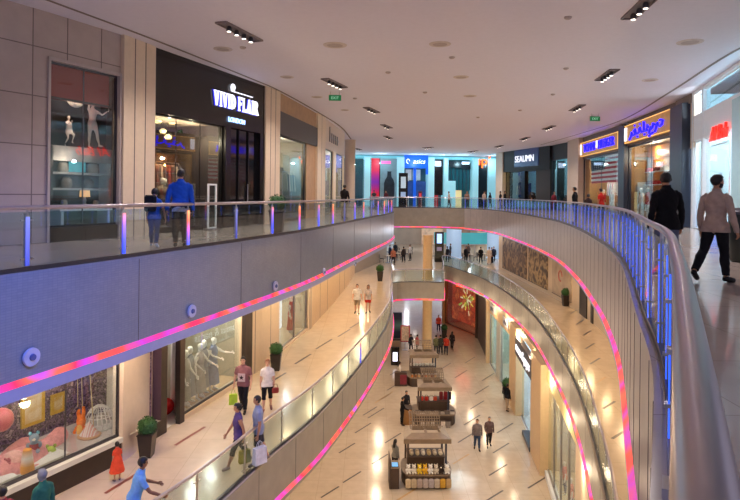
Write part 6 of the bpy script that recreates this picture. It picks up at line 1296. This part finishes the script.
# middle gallery, left
r = P('man in pink brown star tee shirt and black jeans walking forward', 243, 412, ZM, 172, 1.76, vox=.018, top='#8d5f62', bottom='#1e1d22', legL=12, kneeL=6, legR=-10, kneeR=14, outL=12, outR=14, elbowL=25, build=1.08, hair_c='black', skin='light', face=True)
m = MB(); c = Vector((0, 0, 0)); vs = []
for k in range(10): a = PI / 2 + PI * k / 5; q = .085 if k % 2 == 0 else .036; vs.append(Vector((q * math.cos(a), 0, q * math.sin(a))))
J_ = r['J']; ch_ = J_['torso'][3]; vs = [v + Vector((0, ch_.y + J_['torso_r'][3][1] + .032, ch_.z - .10)) for v in vs]; m.add(vs + [v + Vector((0, .006, 0)) for v in vs], [tuple(range(10)), tuple(reversed(range(10, 20)))] + [(i, (i + 1) % 10, 10 + (i + 1) % 10, 10 + i) for i in range(10)]); m2 = MB(); m2.box((0, ch_.y + J_['torso_r'][3][1] + .022, ch_.z - .10), (.24, .012, .26))
o = m2.build('pale_print', cloth('#c8b4b4'), r['root']); o2 = m.build('star_print', cloth('#2a1c22'), r['root'])
for o in (o, o2): o.matrix_parent_inverse = r['root'].children[0].matrix_parent_inverse.copy()
shopping_bag(r['R'], 'lime green shopping bag held by man in star tee shirt', '#a8c83a', .28, .34, .1, .2, handle='#8aa82a')
r = P('woman in white top and black cropped trousers walking forward', 267, 411, ZM, 186, 1.66, vox=.018, fem=True, top='#e9e3e0', bottom='#18181c', bottom_to=.25, legL=-10, kneeL=12, legR=12, kneeR=5, armR=-10, hair_c='auburn', hair='short', skin='light', shoe='#8a5a50')
t = thing('handbag', 'small red brown handbag of woman in white top', 'handbag', r['L'] + Vector((.04, 0, -.12)), .3); m = MB(); m.rbox((0, 0, .1), (.22, .09, .18), .03); m.build('bag_body', cloth('#9a3a34', .5), t); m = MB(); m.tube([(-.08, 0, .18), (-.05, 0, .3), (.05, 0, .3), (.08, 0, .18)], .008, 6); m.build('strap', cloth('#5a2a24', .5), t)
r = P('woman in purple sleeveless top and black cropped trousers', 238, 467, ZM, 118, 1.66, vox=.018, fem=True, top='#5c4878', sleeve='none', bottom='#17161b', bottom_to=.30, legL=24, kneeL=6, legR=-20, kneeR=14, armL=-16, armR=22, hair_c='black', hair='bun', skin='tan', shoe='#a08a78')
shopping_bag(r['L'], 'yellow and black bag beside woman in purple top', '#b0a020', .3, .32, .12, .6)
r = P('man in grey blue polo and dark shorts carrying white bag', 258, 464, ZM, 108, 1.76, vox=.018, top='#8c96b4', bottom='#34343e', bottom_name='shorts', bottom_to=-.04, legL=8, legR=-14, kneeR=10, outL=12, hair_c='black', skin='tan', shoe='#8a7a6a', build=1.08, hem=.46)
shopping_bag(r['L'] + Vector((.08, -.02, 0)), 'white plastic bag carried by man in grey blue polo', '#d8d8e0', .36, .42, .16, .8, handle='#e0e0e4')
P('small girl in an orange red dress looking at the toy window', 117, 481, ZM, 40, .93, vox=.016, child=True, fem=True, top='#e0502c', sleeve='short', hem=.52, skirt=(.66, .22, .19, '#e0502c', 'dress'), hair='short', hair_c='black', skin='tan', shoe='#6a5a60')
make_person('man in light blue shirt leaning on the middle gallery railing', (-4.72, 11.75, ZM), -62, H=1.70, vox=.018, top='#6fa4dc', bottom='#3a4458', lean=16, armL=38, elbowL=32, armR=40, elbowR=30, outL=16, outR=14, hair_c='black', skin='brown', head_pitch=-10, build=1.05)
make_person('person in grey headscarf and green top beside the toy window', (-6.42, 11.5, ZM), 60, H=1.56, vox=.02, fem=True, top='#2f6a58', sleeve='long', bottom='#2a2a34', scarf='#7a8088', hair='none')
make_person('person with dark red hair at the lower left corner', (-6.72, 10.72, ZM), 70, H=1.62, vox=.02, fem=True, top='#8a3038', sleeve='long', bottom='#2a2a34', hair_c='black')
P('man in white tee shirt and khaki shorts walking beside a woman', 357, 314, ZM, 178, 1.74, vox=.026, top='#e0dcd6', bottom='#a8947a', bottom_name='shorts', bottom_to=-.05, legL=10, legR=-10, kneeR=12, hair_c='brown', skin='light')
P('woman in pale grey top and red shorts walking beside a man', 368, 313, ZM, 184, 1.66, vox=.026, fem=True, top='#c8bcb4', bottom='#c83228', bottom_name='shorts', bottom_to=-.35, legL=-10, kneeL=12, legR=10, hair='long', hair_c='brown', skin='light')
# café guests
for i, (x, y, rz, c, lab) in enumerate(((8.3, 61.6, 40, '#20202a', 'standing person in navy beside first pale column'), (10.2, 61.3, 200, '#1a1a20', 'standing person in black between the pale columns'), (11.6, 60.4, 10, '#141418', 'tall person in black nearest the bridge railing'), (12.4, 60.0, 10, '#cbb9a6', 'person in long beige robe among café guests'), (13.3, 62.0, 160, '#26304a', 'person in dark blue before second pale column'), (14.2, 62.3, 190, '#2a2a2e', 'person in charcoal at the right of the café guests'), (2.4, 58.5, 200, '#b06a50', 'person in rust top near the tan column'), (2.2, 61.6, 120, '#2a3a5a', 'person in blue by the grey wall'), (3.6, 60.8, 30, '#3a3030', 'person in brown behind the tan column'), (9.0, 64.6, -90, '#3a3a44', 'person in grey leaning at a café table'), (11.0, 64.4, 30, '#5a4a44', 'person in taupe behind the middle café tables'), (7.4, 62.0, 180, '#8a8078', 'person in pale grey left of the first pale column'), (12.9, 61.0, 90, '#1c2230', 'person in blue black behind the long beige robe'), (15.2, 61.6, -100, '#6a5a50', 'person in brown jacket beside the second pale column'), (4.4, 62.4, 90, '#c8c0b8', 'person in white shirt behind the black totem'), (2.9, 64.6, 150, '#20242e', 'person in slate by the tables at left'))):
    kw = dict(skirt=(.6, .03, .12, c, 'robe')) if 'robe' in lab else dict(bottom='#1c1c22')
    make_person(lab, (x, y, ZM), rz, H=1.64 + .04 * (i % 4), vox=.036, top=c, sleeve='long', hair_c='black', legL=6, legR=-6, **kw)
# ground floor
P('person in grey checked shirt and blue jeans on ground floor', 477, 450, ZG, 176, 1.70, vox=.022, top='#7a7070', sleeve='long', bottom='#3a4a66', legL=8, legR=-10, kneeR=12, hair_c='brown', skin='light', build=1.12)
P('person in brown jacket and black trousers beside checked shirt', 489, 447, ZG, 184, 1.68, vox=.022, top='#6a5654', sleeve='long', bottom='#1e1e24', legL=-10, kneeL=10, legR=8, hair_c='grey', skin='light', build=1.1, elbowR=60)
P('person in black standing at the middle kiosk desk', 402, 425, ZG, -80, 1.68, vox=.024, top='#141316', sleeve='long', bottom='#141316', hair_c='black', armR=25, elbowR=40, head_pitch=-14)
make_person('seller with dark hair and grey top behind the nearest kiosk', K(k1, -1.5, .7, 0), -40, H=1.66, vox=.024, fem=True, top='#8a8a84', sleeve='long', bottom='#22222a', hair='long', hair_c='black', armL=30, elbowL=40)
P('woman in white shirt at the farthest kiosk desk', 399, 384, ZG, -70, 1.64, vox=.028, fem=True, top='#d8cfc4', sleeve='long', bottom='#2a2226', hair='long', hair_c='black')
P('seller in black and white behind the middle kiosk', 413, 417, ZG, -150, 1.68, vox=.028, top='#2a282c', sleeve='long', bottom='#222', hair_c='black') if False else make_person('seller in dark top behind the middle kiosk desk', K(k2, -1.7, .35, 0), -150, H=1.70, vox=.028, top='#2a282c', sleeve='long', bottom='#222228', hair_c='black')
for px, py, rz, c, b_, H, lab in ((436, 355, 0, '#6a6a4a', '#3a3a3a', 1.72, 'person in olive top, first of the standing four'), (440.5, 355, 10, '#3a3a34', '#2a2a30', 1.74, 'person in dark top, second of the standing four'), (446, 355, -10, '#c03a2a', '#2a2a3a', 1.70, 'person in red top, third of the standing four'), (452, 350, -30, '#2a2226', '#241e22', 1.66, 'person in black with long hair, last of the four'), (438.5, 332, 180, '#d04a38', '#2a2a34', 1.74, 'person in red walking alone at far end'), (411, 352, 30, '#2a2a34', '#2a2a34', 1.6, 'person in black bending near the far column'), (417, 353, -60, '#c85a5a', '#3a3a4a', 1.62, 'person in pink red top near the far column')):
    P(lab, px, py, ZG, rz, H, vox=.032, top=c, sleeve='long', bottom=b_, legL=7, legR=-7, hair_c='black', hair='long' if 'long hair' in lab else 'short')
r = P('person in black with khaki trousers by the white shop entrance', 507, 411, ZG, -60, 1.74, vox=.024, top='#1c1a1e', sleeve='long', bottom='#a08a72', hair_c='black', legL=10, legR=-8)
t = thing('backpack', 'black backpack on person by the white shop entrance', 'backpack', r['back'] + Vector((-.10, -.02, -.25)), math.radians(-60)); m = MB(); m.rbox((0, 0, .22), (.32, .18, .44), .05); m.build('pack_body', cloth('#101014'), t); m = MB(); m.rbox((0, -.11, .15), (.22, .06, .22), .03); m.build('pocket', cloth('#1c1c22'), t)
# ---------------------------------------------------------------- light
w = bpy.data.worlds.new('world'); SC.world = w; w.use_nodes = True
bg = w.node_tree.nodes['Background']; bg.inputs[0].default_value = (.56, .54, .72, 1); bg.inputs[1].default_value = .8
SC.view_settings.view_transform = 'Standard'; SC.view_settings.look = 'None'; SC.view_settings.exposure = 0.0
SC.cycles.use_denoising = True; SC.cycles.transparent_max_bounces = 28; SC.cycles.max_bounces = 8; SC.cycles.diffuse_bounces = 4; SC.cycles.glossy_bounces = 4; SC.cycles.sample_clamp_indirect = 6.0
SC.cycles.use_light_tree = True
# lamps along the middle gallery soffit
for i, p in enumerate(resample(offset(cUL, 1.9), 3.6)):
    if p.y > 3: light('POINT', (p.x, p.y, -2.45), 95, '#ffdcae', .2)
for i, p in enumerate(resample(offset(cUR, 2.4), 3.6)):
    if p.y > 6: light('POINT', (p.x, p.y, -2.45), 85, '#ffd8a4', .25)
# lamps under the middle slab, over the ground floor
for p in resample(offset(cML, 1.0), 4.5):
    if p.y > 3: light('POINT', (p.x, p.y, ZH - .4), 150, '#ffe2bc', .2)
for p in resample(offset(cMR, .5), 4.5):
    if p.y > 6: light('POINT', (p.x - .9, p.y, ZH - .4), 90, '#ffe2bc', .2)

# blue spots added out of view, tinting the left slab edge
light('SPOT', (-1.0, 4.6, ZC - .3), 4200, '#5a84ff', .15, aim=(-5.6, 9.6, -1.2), cone=70, blend=1.0)
light('SPOT', (0.0, 9.0, ZC - .3), 900, '#90b0ff', .15, aim=(-3.2, 17, -1.2), cone=60, blend=1.0)

q_ = W(456, 480, ZG); light('SPOT', (q_.x + .6, q_.y + 1.0, ZC - .3), 13000, '#cfe6ff', .05, aim=(q_.x, q_.y, ZG), cone=8, blend=1.0)  # added spot, draws the pale patch on the ground floor
